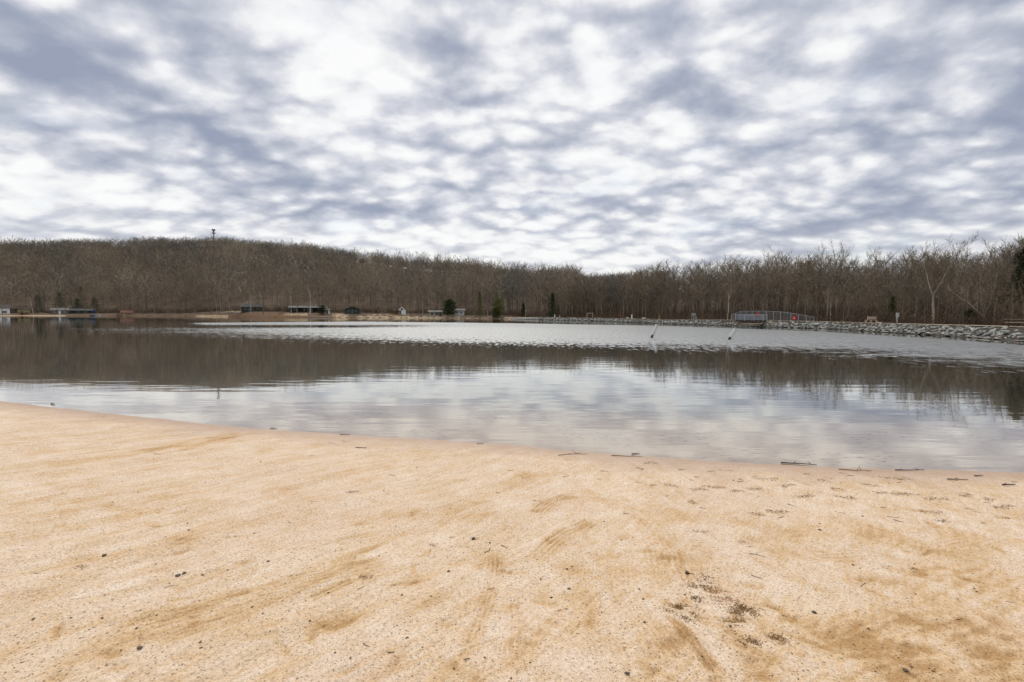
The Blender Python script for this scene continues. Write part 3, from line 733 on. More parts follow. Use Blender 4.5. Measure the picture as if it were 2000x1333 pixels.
for i in range(2600):
    s = rng.uniform(-1.35, .2); rY = float(ridgeY(s)); Y = rY + rng.uniform(-45, 14); px = 1000 + s * F
    if crest_gap(px) and Y > rY - 20: continue
    h = rng.uniform(4.5, 11.5); g = float(ground_h(s, Y))
    if px > 1100: h = min(h, max(4, CAM[2] + float(sky_el(s)) * Y - g))
    posc.append((s * Y, Y, g - .2)); hsc.append(h); tic.append(rng.choice([.27, .3, .35, .05]))
ob = scatter_mesh('hill_wood', lows, pos, hs, HILLW, ti, 5); tag(ob, 'mass of bare brown trees covering the lower slopes of the hill', 'wood', kind='stuff')
ob = scatter_mesh('ridge_wood', lows_far, posf, hsf, HILLW, tif, 6); tag(ob, 'mass of bare grey-brown trees covering the upper hill and its crest', 'wood', kind='stuff')
ob = scatter_mesh('crest_wood', lows_crest, posc, hsc, HILLW, tic, 9, 1.3); tag(ob, 'fringe of low bare trees along the crest of the hill', 'wood', kind='stuff')
pos, hs, ti = [], [], []
for i in range(1500):
    px = rng.uniform(1080, 2350); t = 22 + 75 * rng.random() ** 1.1
    p = gpoint(px, t); pos.append(p - Vector((0, 0, .2))); hs.append(skyH(px, t, rng.uniform(.5, .93))); ti.append(rng.random())
ob = scatter_mesh('back_wood', lows, pos, hs, HILLW, ti, 7); tag(ob, 'mass of bare brown trees filling the wood far behind the dam', 'wood', kind='stuff')
# ---- undergrowth
def shrub(r, n=44, H=2.0):
    V, Fc = [], []
    for j in range(n):
        b = len(V) * 3; p = np.array([r.normal(0, .5), r.normal(0, .5), 0 if r.random() < .6 else r.random() * H * .6])
        d = unit(np.array([r.normal(0, .6), r.normal(0, .6), 1.0])); q = p + d * H * (.3 + .7 * r.random())
        a = unit(np.cross(d, r.normal(0, 1, 3))); w_ = .05
        V.append(np.array([p - a * w_ / 2, p + a * w_ / 2, q])); Fc.append((b, b + 1, b + 2))
    return np.concatenate(V) * 8, np.array(Fc)
shr = [shrub(np.random.default_rng(400 + i)) for i in range(6)]
pos, hs = [], []
for i in range(3800):
    if i < 2300:
        px = rng.uniform(1060, 2350); t = 9 + 50 * rng.random() ** 1.7; H = rng.uniform(.8, 3.2) * (.8 if t < 14 else 1.2)
    else:
        px = rng.uniform(-250, 1080); t = rng.choice([1.2, 4, 18, 24, 30]) + rng.uniform(-1, 4); H = rng.uniform(.5, 1.4) if t < 8 else rng.uniform(1.5, 3.5)
        if t < 17 and rng.random() < (.75 if t < 10 else .4): continue
        if t < 17 and any(a < px < b for a, b in [(-20, 60), (60, 185), (465, 520), (555, 650), (668, 712), (770, 800), (835, 910)]): continue
    if 1420 < px < 1605 and t < 15: continue
    pos.append(gpoint(px, t)); hs.append(H)
ob = scatter_mesh('undergrowth', shr, pos, hs, UNDER, None, 8, 1.0); tag(ob, 'tangle of leafless brown brush at the foot of the woods', 'undergrowth', kind='stuff')
# ==== STAGE3 ====
# ------------------------------------------------------------------ special bare trees
def special(px, t, H, seed, label, bark, lean=(0, 0), rz=0.0, twig=None, **kw):
    o = tree_proto('deciduous_tree', H, seed, label, 'tree', None, bark, twig, lean=lean, tw=1.3, **kw)
    o.location = gpoint(px, t) - Vector((0, 0, .15)); o.rotation_euler = (0, 0, rz); return o
PTW = bark_mat('pale_twigs', [(0.0, (0.34, 0.27, 0.20)), (1.0, (0.30, 0.24, 0.18))])
special(1823, 13, skyH(1823, 13, 1.02), 501, 'tall pale-trunked tree forking in a Y, right of the white sign', PALE, fork=.42, nl=16, spread=1.1, r0=.15)
special(1950, 15, 9.5, 512, 'pale trunk leaning steeply to the left beside the picnic table', PALE, lean=(-1.1, 0), nl=8, crown0=.55, twig=PTW, r0=.13)
special(1421, 9, 8.5, 503, 'slim pale grey trunk just left of the chain-link fence', PALE, fork=.6, nl=8, spread=1.1, twig=PTW, r0=.14)
special(1516, 20, skyH(1520, 20, 1.05), 504, 'broad dark tree with many rising limbs behind the chain-link fence', BARK, fork=.22, nl=20, spread=1.3)
special(1593, 26, skyH(1593, 26, 1.19), 505, 'solitary tall dark tree standing above the wood, left of the other tall one', BARK, nl=16, crown0=.6, spread=.95)
special(1637, 28, skyH(1637, 28, 1.17), 506, 'tall twin-stemmed dark tree above the wood, right of the other tall one', BARK, fork=.55, nl=15, spread=.85)
special(1862, 24, skyH(1862, 24, 1.12), 507, 'wide spreading dark crown rising above the wood behind the pale forked tree', BARK, fork=.35, nl=20, spread=1.25)
special(1622, 11, 6.5, 508, 'low pale spreading tree with drooping branches at the wood edge', PALE, fork=.4, nl=12, spread=1.5, twig=PTW, r0=.12)
special(606, 6, 15.5, 509, 'pale sycamore forking high in front of the long low house', PALE, fork=.45, nl=9, spread=.9, twig=PTW, r0=.42)
special(490, 4, 14, 510, 'thin pale trunk in front of the dark green gabled house', PALE, fork=.6, nl=8, spread=.7, twig=PTW, r0=.22)
special(569, 7, 13, 511, 'thin pale trunk at the left end of the long low house', PALE, fork=.6, nl=7, spread=.6, twig=PTW, r0=.2)
special(65, 5, 11, 513, 'thin pale leaning trunk beside the terracotta hut', PALE, lean=(-.12, 0), nl=8, twig=PTW, r0=.2)
for i, (px, t, h) in enumerate([(727, 0, 14), (735, 0, 15), (744, 0, 15), (752, 0, 14), (817, 0, 14), (824, 0, 15), (832, 0, 16), (838, 0, 15), (800, 0, 12), (708, 0, 13)]):
    s_ = S(px); Y = float(ridgeY(s_)) - 2; 
    o = plant(px, Y - float(D(s_)), h, 'slim trees silhouetted on the crest of the hill', 'slim bare tree on the hill crest with sky showing between its neighbours', kind=[0, 4, 6, 2][i % 4])
    o.scale = (o.scale[2] * .8, o.scale[2] * .8, o.scale[2])

# ------------------------------------------------------------------ evergreens
def needle_mat(name, a, b_):
    return bark_mat(name, [(0.0, a), (1.0, b_)], .4)
GREEN = needle_mat('dark_green_needles', (0.030, 0.050, 0.016), (0.055, 0.075, 0.022))
GREEN2 = needle_mat('yellow_green_leaves', (0.10, 0.12, 0.03), (0.16, 0.16, 0.05))
GREEN3 = needle_mat('blackish_green_needles', (0.016, 0.024, 0.012), (0.03, 0.038, 0.016))
def evergreen(name, loc, H, Wd, seed, label, material, cat='tree', shape='cone', base=.08, n=1500, leaf=.22, group=None):
    r = np.random.default_rng(seed); root = empty(name, loc, r.random() * 6); tag(root, label, cat, group)
    MB().tube([(0, 0, -.1), (.03, 0, H * .5), (0, .02, H * .96)], [H * .016, H * .011, H * .003], 6).build('trunk', BARK, root)
    V, Fc = [], []
    nb = int(n / 14)
    for i in range(nb):
        f = base + (1 - base) * (i + r.random()) / nb; th = i * 2.4 + r.random()
        if shape == 'cone': L = Wd / 2 * (1 - f) ** .75 * (.65 + .6 * r.random()) + .1
        else: L = Wd / 2 * math.sqrt(max(.03, 1 - ((f - .45) / .56) ** 2)) * (.6 + .5 * r.random())
        for j in range(14):
            g = r.random() ** .6; droop = -.18 * g * L if shape == 'cone' else .12 * g * L
            p = np.array([math.cos(th) * L * g, math.sin(th) * L * g, f * H * .97 + droop]) + r.normal(0, leaf * .6, 3)
            d1 = r.normal(0, 1, 3); d1[2] *= .5; d1 = unit(d1) * leaf * (.7 + r.random()); d2 = unit(np.cross(d1, r.normal(0, 1, 3))) * leaf * .45
            b = len(V) * 3; V.append(np.array([p - d1, p + d2, p + d1])); Fc.append((b, b + 1, b + 2))
    link('crown', np_mesh('crown', np.concatenate(V), np.array(Fc)), material, root)
    return root
evergreen('pine_tree', gpoint(878, 5), 8.2, 8.0, 1, 'round-topped dark green pine in front of the low beige house', GREEN, shape='round', n=2600, leaf=.40, base=.12)
evergreen('evergreen_bush', gpoint(630, 6), 4.6, 5.0, 2, 'rounded black-green bush at the right end of the long low house', GREEN3, cat='bush', shape='round', n=1200, leaf=.3)
evergreen('evergreen_bush', gpoint(973, 6), 8.5, 7.0, 3, 'broad yellow-green evergreen right of the pale post on the shore', GREEN2, cat='bush', shape='round', n=1500, leaf=.4)
evergreen('evergreen_bush', gpoint(968, 3), 4.2, 5.5, 31, 'low dark green bush at the waterline below the yellow-green one', GREEN, cat='bush', shape='round', n=1200, leaf=.3)
evergreen('conifer', gpoint(937, 13), 12, 4.5, 4, 'narrow thin green conifer left of the broad yellow-green evergreen', GREEN2, n=900, leaf=.35)
evergreen('conifer', gpoint(1079, 9), 10.0, 5.0, 5, 'dark green conifer behind the left end of the stone dam', GREEN, n=1700, leaf=.3)
evergreen('conifer', gpoint(1022, 12), 6.0, 3.5, 51, 'small dark conifer between the shore and the dam end', GREEN3, n=800, leaf=.3)
evergreen('pine_tree', gpoint(1743, 15), 4.9, 2.2, 6, 'small green pine rising above the white sign', GREEN, n=1300, leaf=.16, base=.3)
evergreen('evergreen_bush', gpoint(1736, 12), 1.9, 3.4, 61, 'dark green shrub behind the white sign post', GREEN, cat='bush', shape='round', n=900, leaf=.14)
evergreen('evergreen_bush', gpoint(1893, 11.5), 2.5, 2.0, 7, 'blackish cone-shaped bush at the wood edge left of the picnic table', GREEN3, cat='bush', shape='round', n=1500, leaf=.13)
evergreen('pine_tree', gpoint(1998, 17), 10.5, 5.5, 8, 'tall dark pine at the right edge above the picnic table', GREEN3, n=2200, leaf=.22, base=.35)
evergreen('pine_tree', gpoint(1982, 26), 11.0, 3.5, 81, 'slim dark pine behind the wood near the right edge', GREEN3, n=1300, leaf=.2, base=.4)
for i, (px, t, H, Wd, lb) in enumerate([(75, 14, 11, 6, 'dark hemlock behind the terracotta hut'), (118, 17, 13, 7, 'dark hemlock behind the pale cabin'), (152, 9, 9, 7, 'spreading dark hemlock over the low dark cabin'), (160, 26, 16, 7, 'tallest dark hemlock behind the low dark cabin'), (186, 14, 10, 6, 'dark hemlock behind the blue closed umbrella')]):
    evergreen('hemlock_tree', gpoint(px, t + 11), H, Wd * 1.5, 90 + i, lb, needle_mat('hemlock', (0.055, 0.07, 0.045), (0.08, 0.09, 0.06)) if i == 0 else bpy.data.materials['hemlock'], n=1100, leaf=.42)

# ------------------------------------------------------------------ riprap boulders of the dam
ROCK = bpy.data.materials.new('riprap_stone'); ROCK.use_nodes = True; t = NT(ROCK.node_tree); b = t.n['Principled BSDF']
P = t.node('ShaderNodeTexCoord').outputs['Object']
r_ = t.node('ShaderNodeObjectInfo').outputs['Random']; ti = t.node('ShaderNodeAttribute', attribute_name='tint').outputs['Fac']
f = t.math('FRACT', t.math('ADD', r_, ti))
c = t.ramp(f, [(0.0, (0.33, 0.34, 0.31)), (0.2, (0.45, 0.45, 0.41)), (0.38, (0.22, 0.24, 0.245)), (0.55, (0.52, 0.50, 0.46)), (0.7, (0.34, 0.29, 0.25)), (0.82, (0.42, 0.43, 0.39)), (0.93, (0.26, 0.285, 0.28)), (1.0, (0.33, 0.34, 0.31))])
n = t.noise(P, 5.0, 5, 0.65); c = t.mix(1.0, c, t.ramp(n, [(0.3, (.6, .6, .6)), (.65, (1.25, 1.23, 1.2))]), 'MULTIPLY')
wz = t.node('ShaderNodeNewGeometry').outputs['Position']; wz = t.node('ShaderNodeSeparateXYZ', {0: wz}).outputs[2]
c = t.mix(t.mapr(wz, .14, .04), c, (0.075, 0.058, 0.042))            # waterline stain
t.l.new(c, b.inputs['Base Color']); b.inputs['Roughness'].default_value = .85
t.l.new(t.node('ShaderNodeBump', {'Height': t.noise(P, 9, 4, .6), 'Strength': .5, 'Distance': .03}).outputs[0], b.inputs['Normal'])
def rock_np(seed):
    bm = bmesh.new(); bmesh.ops.create_icosphere(bm, subdivisions=2, radius=1.0); r = random.Random(seed)
    for _ in range(7):
        nrm = Vector((r.gauss(0, 1), r.gauss(0, 1), r.gauss(0, 1))).normalized(); d = r.uniform(.45, .72)
        for v_ in bm.verts:
            e = v_.co.dot(nrm)
            if e > d: v_.co -= nrm * (e - d)
    sx_, sy_, sz_ = r.uniform(.85, 1.3), r.uniform(.6, .95), r.uniform(.42, .68)
    for v_ in bm.verts: v_.co = Vector((v_.co.x * sx_, v_.co.y * sy_, v_.co.z * sz_)) + Vector((r.gauss(0, .02), r.gauss(0, .02), r.gauss(0, .02)))
    vs = np.array([v_.co[:] for v_ in bm.verts]); fs = np.array([[q.index for q in f_.verts] for f_ in bm.faces]); bm.free(); return vs, fs
rocks = [rock_np(600 + i) for i in range(9)]
rock_me = [np_mesh('boulder', v_, f_) for v_, f_ in rocks]
for q in rock_me: q.materials.append(ROCK)
spots = []
px = 1010.0
while px < 2240:
    s_ = S(px); Y = float(D(s_)); size = (.275 if Y < 92 else .22) * (1.0 if Y < 92 else (Y / 92) ** .5)
    for row in range(6):
        tq = -.2 + row * .36 + rng.uniform(-.15, .15); p = gpoint(px + rng.uniform(-3, 3), tq)
        k = size * rng.uniform(.55, 1.55)
        gap = 1440 < px < 1492
        if gap and rng.random() < .75: continue
        spots.append((p + Vector((0, 0, k * .10 * (row > 0) - .16 * (row >= 4) + rng.uniform(-.04, .06))), k, Y))
    ds = size * 1.35; px += ds / Y * F * .92
spots.sort(key=lambda q: q[2] + (300 if q[0].x / q[0].y > 1.12 else 0))
RV, RF, RT_, base = [], [], [], 0
for i, (p, k, Y) in enumerate(spots):
    E = (rng.normal(0, .35), rng.normal(0, .35), rng.random() * 6.28)
    if i < 300:
        o = link('boulder', rock_me[i % 9], None); o.location = p; o.scale = (k, k, k); o.rotation_euler = E
        tag(o, 'angular grey-green riprap boulder on the water side of the dam', 'boulder', 'grey riprap boulders lining the dam')
    else:
        v_, f_ = rocks[i % 9]; M = np.array(Matrix.LocRotScale(p, bpy.types.Object.rotation_euler and None, (k, k, k)))[:3, :3] if False else None
        from mathutils import Euler
        Rm = np.array(Euler(E).to_matrix()); vv = (v_ * k) @ Rm.T + np.array(p)
        RV.append(vv); RF.append(f_ + base); base += len(vv); RT_.append(np.full(len(vv), rng.random()))
if RV:
    ob = link('riprap', np_mesh('riprap', np.concatenate(RV), np.concatenate(RF), {'tint': np.concatenate(RT_)}), ROCK)
    tag(ob, 'riprap stones of the farther stretch of the dam', 'riprap', kind='stuff')
# gravel path along the dam crest
ps = np.linspace(S(985), S(2500), 260); vs = []
for s_ in ps:
    for tq in (1.75, 5.4):
        Y = float(D(s_)) + tq; vs.append((s_ * Y, Y, float(ground_h(s_, Y)) + .03 + .02 * rng.random()))
me = np_mesh('path', np.array(vs), np.array([(2 * i, 2 * i + 2, 2 * i + 3, 2 * i + 1) for i in range(len(ps) - 1)]))
tag(link('path', me, mat('path_gravel', (0.40, 0.33, 0.25), .95, .1, var=.18, vscale=1.2)), 'pale gravel path along the top of the dam', 'path', kind='structure')

# ------------------------------------------------------------------ common materials for built things
WHITE = mat('white_paint', (0.78, 0.78, 0.76), .5, .4, var=.06)
PIPEW = mat('white_plastic_pipe', (0.80, 0.80, 0.80), .4, .4, var=.05)
DARK = mat('dark_rubber', (0.03, 0.03, 0.03), .7, .2)
STEEL = mat('galvanised_steel', (0.42, 0.44, 0.46), .45, .4, var=.08, metal=.3)
WOOD = mat('weathered_wood', (0.30, 0.22, 0.16), .85, .15, var=.2, vscale=6)
WOODP = mat('pale_wood', (0.46, 0.38, 0.29), .85, .15, var=.15, vscale=6)
WOODD = mat('dark_wood', (0.07, 0.05, 0.038), .85, .15, var=.2)
RED = mat('red_sign_paint', (0.62, 0.05, 0.06), .5, .3, var=.05)
BLUE = mat('blue_canvas', (0.02, 0.05, 0.13), .8, .2, var=.15)
CONC = mat('concrete', (0.42, 0.39, 0.34), .9, .15, var=.15, vscale=2, bump=.3)
GLASS = mat('dark_window_glass', (0.02, 0.025, 0.03), .1, .5)
GREENW = mat('dark_green_siding', (0.035, 0.05, 0.042), .8, .2, var=.2)
GREYW = mat('grey_siding', (0.14, 0.15, 0.14), .8, .2, var=.15)
BEIGE = mat('beige_siding', (0.40, 0.36, 0.29), .8, .2, var=.1)
ROOFG = mat('grey_shingles', (0.095, 0.09, 0.085), .9, .15, var=.2, vscale=2)
ROOFL = mat('pale_roofing', (0.165, 0.16, 0.15), .8, .2, var=.1)
ROOFB = mat('brown_shingles', (0.07, 0.05, 0.04), .9, .15, var=.2)
RUST = mat('terracotta_boards', (0.33, 0.18, 0.12), .85, .15, var=.15)
BRICK = mat('red_brown_siding', (0.17, 0.085, 0.06), .85, .15, var=.15)

# leaning white pipes standing in the water
def pole(bpx, bpy_, tpx, tpy, label):
    p = at_z(bpx, bpy_, 0); q = at_y(tpx, tpy, p[1] - .1)
    root = empty('leaning_pole', p); tag(root, label, 'pole', 'white poles leaning out of the water')
    d = Vector(q - p); L = d.length; d.normalize()
    n_ = 14
    MB().tube([d * a for a in (L * .22, L * .985, L)], [.135, .135, .12], n_).build('pipe', PIPEW, root)
    MB().tube([d * a for a in (-.6, L * .215)], [.105, .105], n_).build('sleeve', DARK, root)
    MB().tube([d * a for a in (L * 1.0, L * 1.02)], [.14, .14], n_).build('cap', PIPEW, root)
pole(1272.5, 660, 1283, 634.5, 'taller and left-hand white pole leaning right out of the water')
pole(1424, 663.5, 1435.5, 643.5, 'shorter and right-hand white pole leaning right out of the water')

# ------------------------------------------------------------------ houses
def house(px, t, Wd, Hw, Dp, roof_h, label, wall, roofm, cat='house', ridge='x', windows=(), doors=(), chimney=None, porch=False, over=.5, z=None, rz=None, trim=None, name='house'):
    """front faces the lake (-Y); windows: (x fraction, z, w, h)"""
    p = gpoint(px, t); rz_ = math.atan2(-p.x, p.y) if rz is None else rz
    if z is not None: p.z = z
    root = empty(name, p, rz_); tag(root, label, cat)
    x0, x1, y0, y1 = -Wd / 2, Wd / 2, 0, Dp
    wl = MB()
    if ridge == 'x':
        wl.poly([(x0, y0, -1), (x1, y0, -1), (x1, y1, -1), (x0, y1, -1), (x0, y0, Hw), (x1, y0, Hw), (x1, y1, Hw), (x0, y1, Hw), (x0, Dp / 2, Hw + roof_h), (x1, Dp / 2, Hw + roof_h)],
                [(0, 1, 5, 4), (2, 3, 7, 6), (1, 2, 6, 9, 5), (3, 0, 4, 8, 7)])
        k = roof_h / (Dp / 2); ya, yb = -over, Dp + over; th = .16
        A_ = [(x0 - over, ya, Hw - k * over), (x1 + over, ya, Hw - k * over), (x1 + over, Dp / 2, Hw + roof_h), (x0 - over, Dp / 2, Hw + roof_h), (x1 + over, yb, Hw - k * over), (x0 - over, yb, Hw - k * over)]
    else:
        wl.poly([(x0, y0, -1), (x1, y0, -1), (x1, y1, -1), (x0, y1, -1), (x0, y0, Hw), (x1, y0, Hw), (x1, y1, Hw), (x0, y1, Hw), (0, y0, Hw + roof_h), (0, y1, Hw + roof_h)],
                [(0, 1, 5, 8, 4), (2, 3, 7, 9, 6), (1, 2, 6, 5), (3, 0, 4, 7)])
        k = roof_h / (Wd / 2); th = .16
        A_ = [(x0 - over, -over, Hw - k * over), (x0 - over, Dp + over, Hw - k * over), (0, Dp + over, Hw + roof_h), (0, -over, Hw + roof_h), (x1 + over, Dp + over, Hw - k * over), (x1 + over, -over, Hw - k * over)]
    wl.build('wall', wall, root)
    A_ = [(a[0], a[1], a[2] + .03) for a in A_]; B_ = [(a[0], a[1], a[2] + th) for a in A_]
    rf = MB().poly(A_ + B_, [(0, 1, 2, 3), (3, 2, 4, 5), (6, 7, 8, 9), (9, 8, 10, 11), (0, 1, 7, 6), (5, 4, 10, 11), (0, 3, 9, 6), (3, 5, 11, 9), (1, 2, 8, 7), (2, 4, 10, 8)]).build('roof', roofm, root)
    if chimney is not None:
        MB().box((chimney, Dp / 2, Hw + roof_h + .3), (.6, .6, 1.4)).build('chimney', CONC, rf)
    for (fx, z_, w_, h_) in windows:
        x = x0 + Wd * fx
        fr_ = MB().box((x, -.04, z_), (w_ + .2, .08, h_ + .2)).build('window', trim or WHITE, root)
        MB().box((x, -.09, z_), (w_, .04, h_)).build('pane', GLASS, fr_)
    for fx in doors:
        x = x0 + Wd * fx; MB().box((x, -.05, 1.0), (.95, .09, 2.05)).build('door', trim or WHITE, root)
    if porch:
        pr = MB().box((0, -2.0, .1), (Wd, 3.6, .2)).build('porch', WOODD, root)
        for fx in np.linspace(0, 1, 6): MB().box((x0 + .1 + (Wd - .2) * fx, -3.6, 1.2), (.14, .14, 2.2)).build('post', trim or WOOD, root)
        MB().poly([(x0 - .4, -4.1, 2.32), (x1 + .4, -4.1, 2.32), (x1 + .4, -.1, 2.75), (x0 - .4, -.1, 2.75), (x0 - .4, -4.1, 2.46), (x1 + .4, -4.1, 2.46), (x1 + .4, -.1, 2.89), (x0 - .4, -.1, 2.89)],
                  [(0, 1, 2, 3), (4, 5, 6, 7), (0, 1, 5, 4), (3, 2, 6, 7), (0, 3, 7, 4), (1, 2, 6, 5)]).build('porch_roof', roofm, root)
    return root
house(-3, 9, 9.0, 3.6, 6, 1.6, 'white house with a grey roof at the left edge of the far shore', WHITE, ROOFG, windows=[(.25, 1.4, 1.2, 1.0), (.75, 1.2, 2.0, 1.1)], doors=(.5,))
house(20, 26, 6.0, 2.4, 5, 1.0, 'low dark cabin set back among trees by the white house', GREENW, ROOFB, windows=[(.3, 1.3, .9, .8), (.7, 1.3, .9, .8)])
house(117, 9, 7.2, 2.3, 5, 1.2, 'small pale grey cabin under dark hemlocks', GREYW, ROOFL, cat='cabin', windows=[(.25, 1.3, 1.0, .9), (.7, 1.3, 1.2, .9)], doors=(.48,), name='cabin')
house(152, 14, 13.0, 1.9, 5, .9, 'long low dark green cabin left of the blue umbrella', GREENW, ROOFG, cat='cabin', windows=[(.2, 1.1, 1.2, .8), (.5, 1.1, 1.2, .8), (.8, 1.1, 1.2, .8)], trim=GREYW, name='cabin')
house(47, 3, 4.2, 1.5, 3, .9, 'terracotta boathouse hut with a mossy roof on the beach', RUST, mat('mossy_roof', (0.12, 0.105, 0.05), .9, .1, var=.25), cat='hut', doors=(.3,), windows=[(.7, .9, .6, .5)], trim=WOODD, name='hut')
house(247, 2.5, 5.0, 1.6, 3.5, 1.1, 'small rust-brown shed by the water', mat('tan_boards', (0.34, 0.21, 0.13), .85, .15, var=.15), BRICK, cat='shed', windows=[(.7, 1.0, .7, .5)], doors=(.3,), trim=WOODP, name='shed')
house(492, 16, 9.6, 2.5, 7, 1.6, 'dark green gabled house above the rust-coloured bank', GREENW, ROOFG, ridge='x', windows=[(.2, 1.5, 1.3, 1.2), (.5, 1.5, 1.5, 1.2), (.8, 1.5, 1.3, 1.2)], doors=(.36,), chimney=-2, trim=mat('green_grey_trim', (0.09, 0.11, 0.10), .7, .2))
house(602, 18, 18.0, 2.3, 7, .9, 'long low dark green house with a pillared porch', GREENW, ROOFL, windows=[(.15, 1.5, 1.5, 1.0), (.4, 1.5, 1.5, 1.0), (.8, 1.5, 1.5, 1.0)], doors=(.6,), porch=True, trim=mat('sage_trim', (0.16, 0.19, 0.16), .7, .2), chimney=4)
house(639, 9, 2.6, 1.9, 2.4, .6, 'tiny white shed beside the round black-green bush', WHITE, ROOFL, cat='shed', doors=(.5,), over=.2, trim=GREYW, name='shed')
house(688, 12, 7.2, 2.4, 6, 1.4, 'dark green cottage with its pale-edged gable facing the lake', GREENW, ROOFL, ridge='y', windows=[(.25, 1.4, 1.2, 1.1), (.75, 1.4, 1.2, 1.1)], doors=(.5,), trim=mat('moss_trim', (0.10, 0.12, 0.10), .7, .2))
house(785, 10, 3.8, 2.5, 4, 1.8, 'narrow white gabled cottage with a steep brown roof', WHITE, ROOFB, ridge='y', windows=[(.5, 2.6, .7, .8)], doors=(.3,), trim=GREYW)
house(774, 9, 2.8, 1.8, 3, .8, 'red-brown lean-to on the left of the white cottage', BRICK, ROOFB, cat='shed', doors=(.5,), over=.2, trim=WOODD, name='shed')
house(851, 6, 6.4, 1.9, 5, .7, 'low beige bungalow left of the round-topped pine', BEIGE, ROOFL, windows=[(.22, 1.1, 1.1, .8), (.6, 1.1, 1.5, .8)], doors=(.85,), trim=WOODD)
house(897, 9, 5.0, 2.7, 4, .7, 'whitish grey bungalow half hidden right of the round-topped pine', mat('off_white_siding', (0.55, 0.55, 0.52), .8, .2), ROOFL, windows=[(.3, 1.7, 1.0, .8), (.7, 1.7, 1.0, .8)], trim=WHITE)
sR = S(711); YR = float(ridgeY(sR)) - 42
house(711, YR - float(D(sR)), 9.0, 3.2, 6, 1.8, 'red house with a brown roof high on the hillside clearing', BRICK, BRICK, windows=[(.3, 1.6, 1.4, 1.1), (.7, 1.6, 1.4, 1.1)], trim=WOODP)
# stone walls and terraces on the far bank
def wallrun(px0, px1, t_, h_, label, m_):
    root = MB(); a = gpoint(px0, t_); b_ = gpoint(px1, t_)
    n_ = 8
    for i in range(n_):
        p = a.lerp(b_, (i + .5) / n_); L = (b_ - a).length / n_
        root.box((p.x, p.y, float(ground_h(p.x / p.y, p.y)) + h_ / 2 - .1 + .03 * (i % 3)), (L * .98, .35 + .04 * (i % 2), h_ + .05 * (i % 2)), rz=math.atan2(b_.y - a.y, b_.x - a.x))
    o = root.build('garden_wall', m_, bevel=.03); tag(o, label, 'wall')
wallrun(430, 470, 8, .5, 'low stone wall left of the dark green gabled house', CONC)
wallrun(575, 596, 7, .6, 'pale stone terrace wall in front of the long low house', mat('pale_stone', (0.55, 0.47, 0.32), .9, .1, var=.2))
wallrun(600, 650, 1.2, .4, 'low concrete edging at the water below the long low house', CONC)
wallrun(1002, 1052, .8, .5, 'pale concrete edge where the shore meets the dam', mat('pale_concrete', (0.55, 0.53, 0.49), .9, .1, var=.1))

# blue umbrella, boat
p = gpoint(183.5, 1.5); root = empty('beach_umbrella', p); tag(root, 'closed blue umbrella on a white pole at the water', 'umbrella')
MB().tube([(0, 0, -.3), (0, 0, 3.9)], .04, 6).build('pole', WHITE, root)
MB().tube([(0, 0, 1.1), (0, 0, 1.5), (.04, 0, 2.4), (0, 0, 3.2), (0, 0, 3.6)], [.25, .75, .7, .35, .06], 10).build('canopy', BLUE, root, smooth=True)
MB().tube([(0, 0, 3.9), (0, 0, 4.1)], [.12, .02], 6).build('finial', WHITE, root)
def boat(px, t_, L, label, hull, rz, group=None):
    p = gpoint(px, t_); p.z = max(p.z, .1); root = empty('rowboat', p, rz); tag(root, label, 'boat')
    prof = [(-.5, .55), (-.3, .8), (0, 1.0), (.25, .85), (.42, .5), (.5, .05)]; vs = []; W2 = L * .19
    for (x, k) in prof: vs += [(x * L, -W2 * k, .48), (x * L, -W2 * k * .6, .02), (x * L, W2 * k * .6, .02), (x * L, W2 * k, .48)]
    fs = []
    for i in range(len(prof) - 1):
        for j in range(3): fs.append((i * 4 + j, i * 4 + j + 1, i * 4 + 5 + j, i * 4 + 4 + j))
    fs.append((0, 1, 2, 3)); h_ = MB().poly(vs, fs).build('hull', hull, root); mo = h_.modifiers.new('wall', 'SOLIDIFY'); mo.thickness = .05
    for x in (-.25, .1): MB().box((x * L, 0, .36), (.25, W2 * 1.5, .04)).build('seat', WOODP, root)
boat(189, .6, 4.4, 'white rowboat pulled up beside the blue umbrella', WHITE, .15)
boat(180, .9, 3.2, 'blue and white rowboat left of the white one', mat('blue_hull', (0.10, 0.16, 0.30), .4, .4), -.2)

# ------------------------------------------------------------------ chain-link fence and footbridge on the dam
fp = [(1428, 103, 616.0, 1.5), (1446, 99, 608.5, 1.15), (1482, 95, 608.0, 1.15), (1497, 94, 608.2, 1.1), (1525, 93, 609.5, 1.0), (1545, 91.5, 612, .95), (1560, 90.5, 614.5, .9), (1575, 90, 617, .85), (1590, 89.5, 619.5, .8)]
root = empty('chain_link_fence', gy(1497, 94)); tag(root, 'grey chain-link fence on the dam around the footbridge', 'fence')
o0 = Vector(root.location); tops, bots = [], []
for (px, Y, ty, gz) in fp:
    q = Vector(at_y(px, ty, Y)); bt = Vector((q.x, q.y, min(gz, q.z - .8))); tops.append(q - o0); bots.append(bt - o0)
for i, (a, b_) in enumerate(zip(bots, tops)):
    MB().tube([a - Vector((0, 0, .3)), b_ + Vector((0, 0, .05))], .05, 7).build('post', STEEL, root)
extra = [(0, .5), (1, .33), (1, .66), (3, .5), (7, .5)]
for i, f in extra: MB().tube([bots[i].lerp(bots[i + 1], f) - Vector((0, 0, .2)), tops[i].lerp(tops[i + 1], f)], .035, 6).build('post', STEEL, root)
tr_ = MB(); ms = MB()
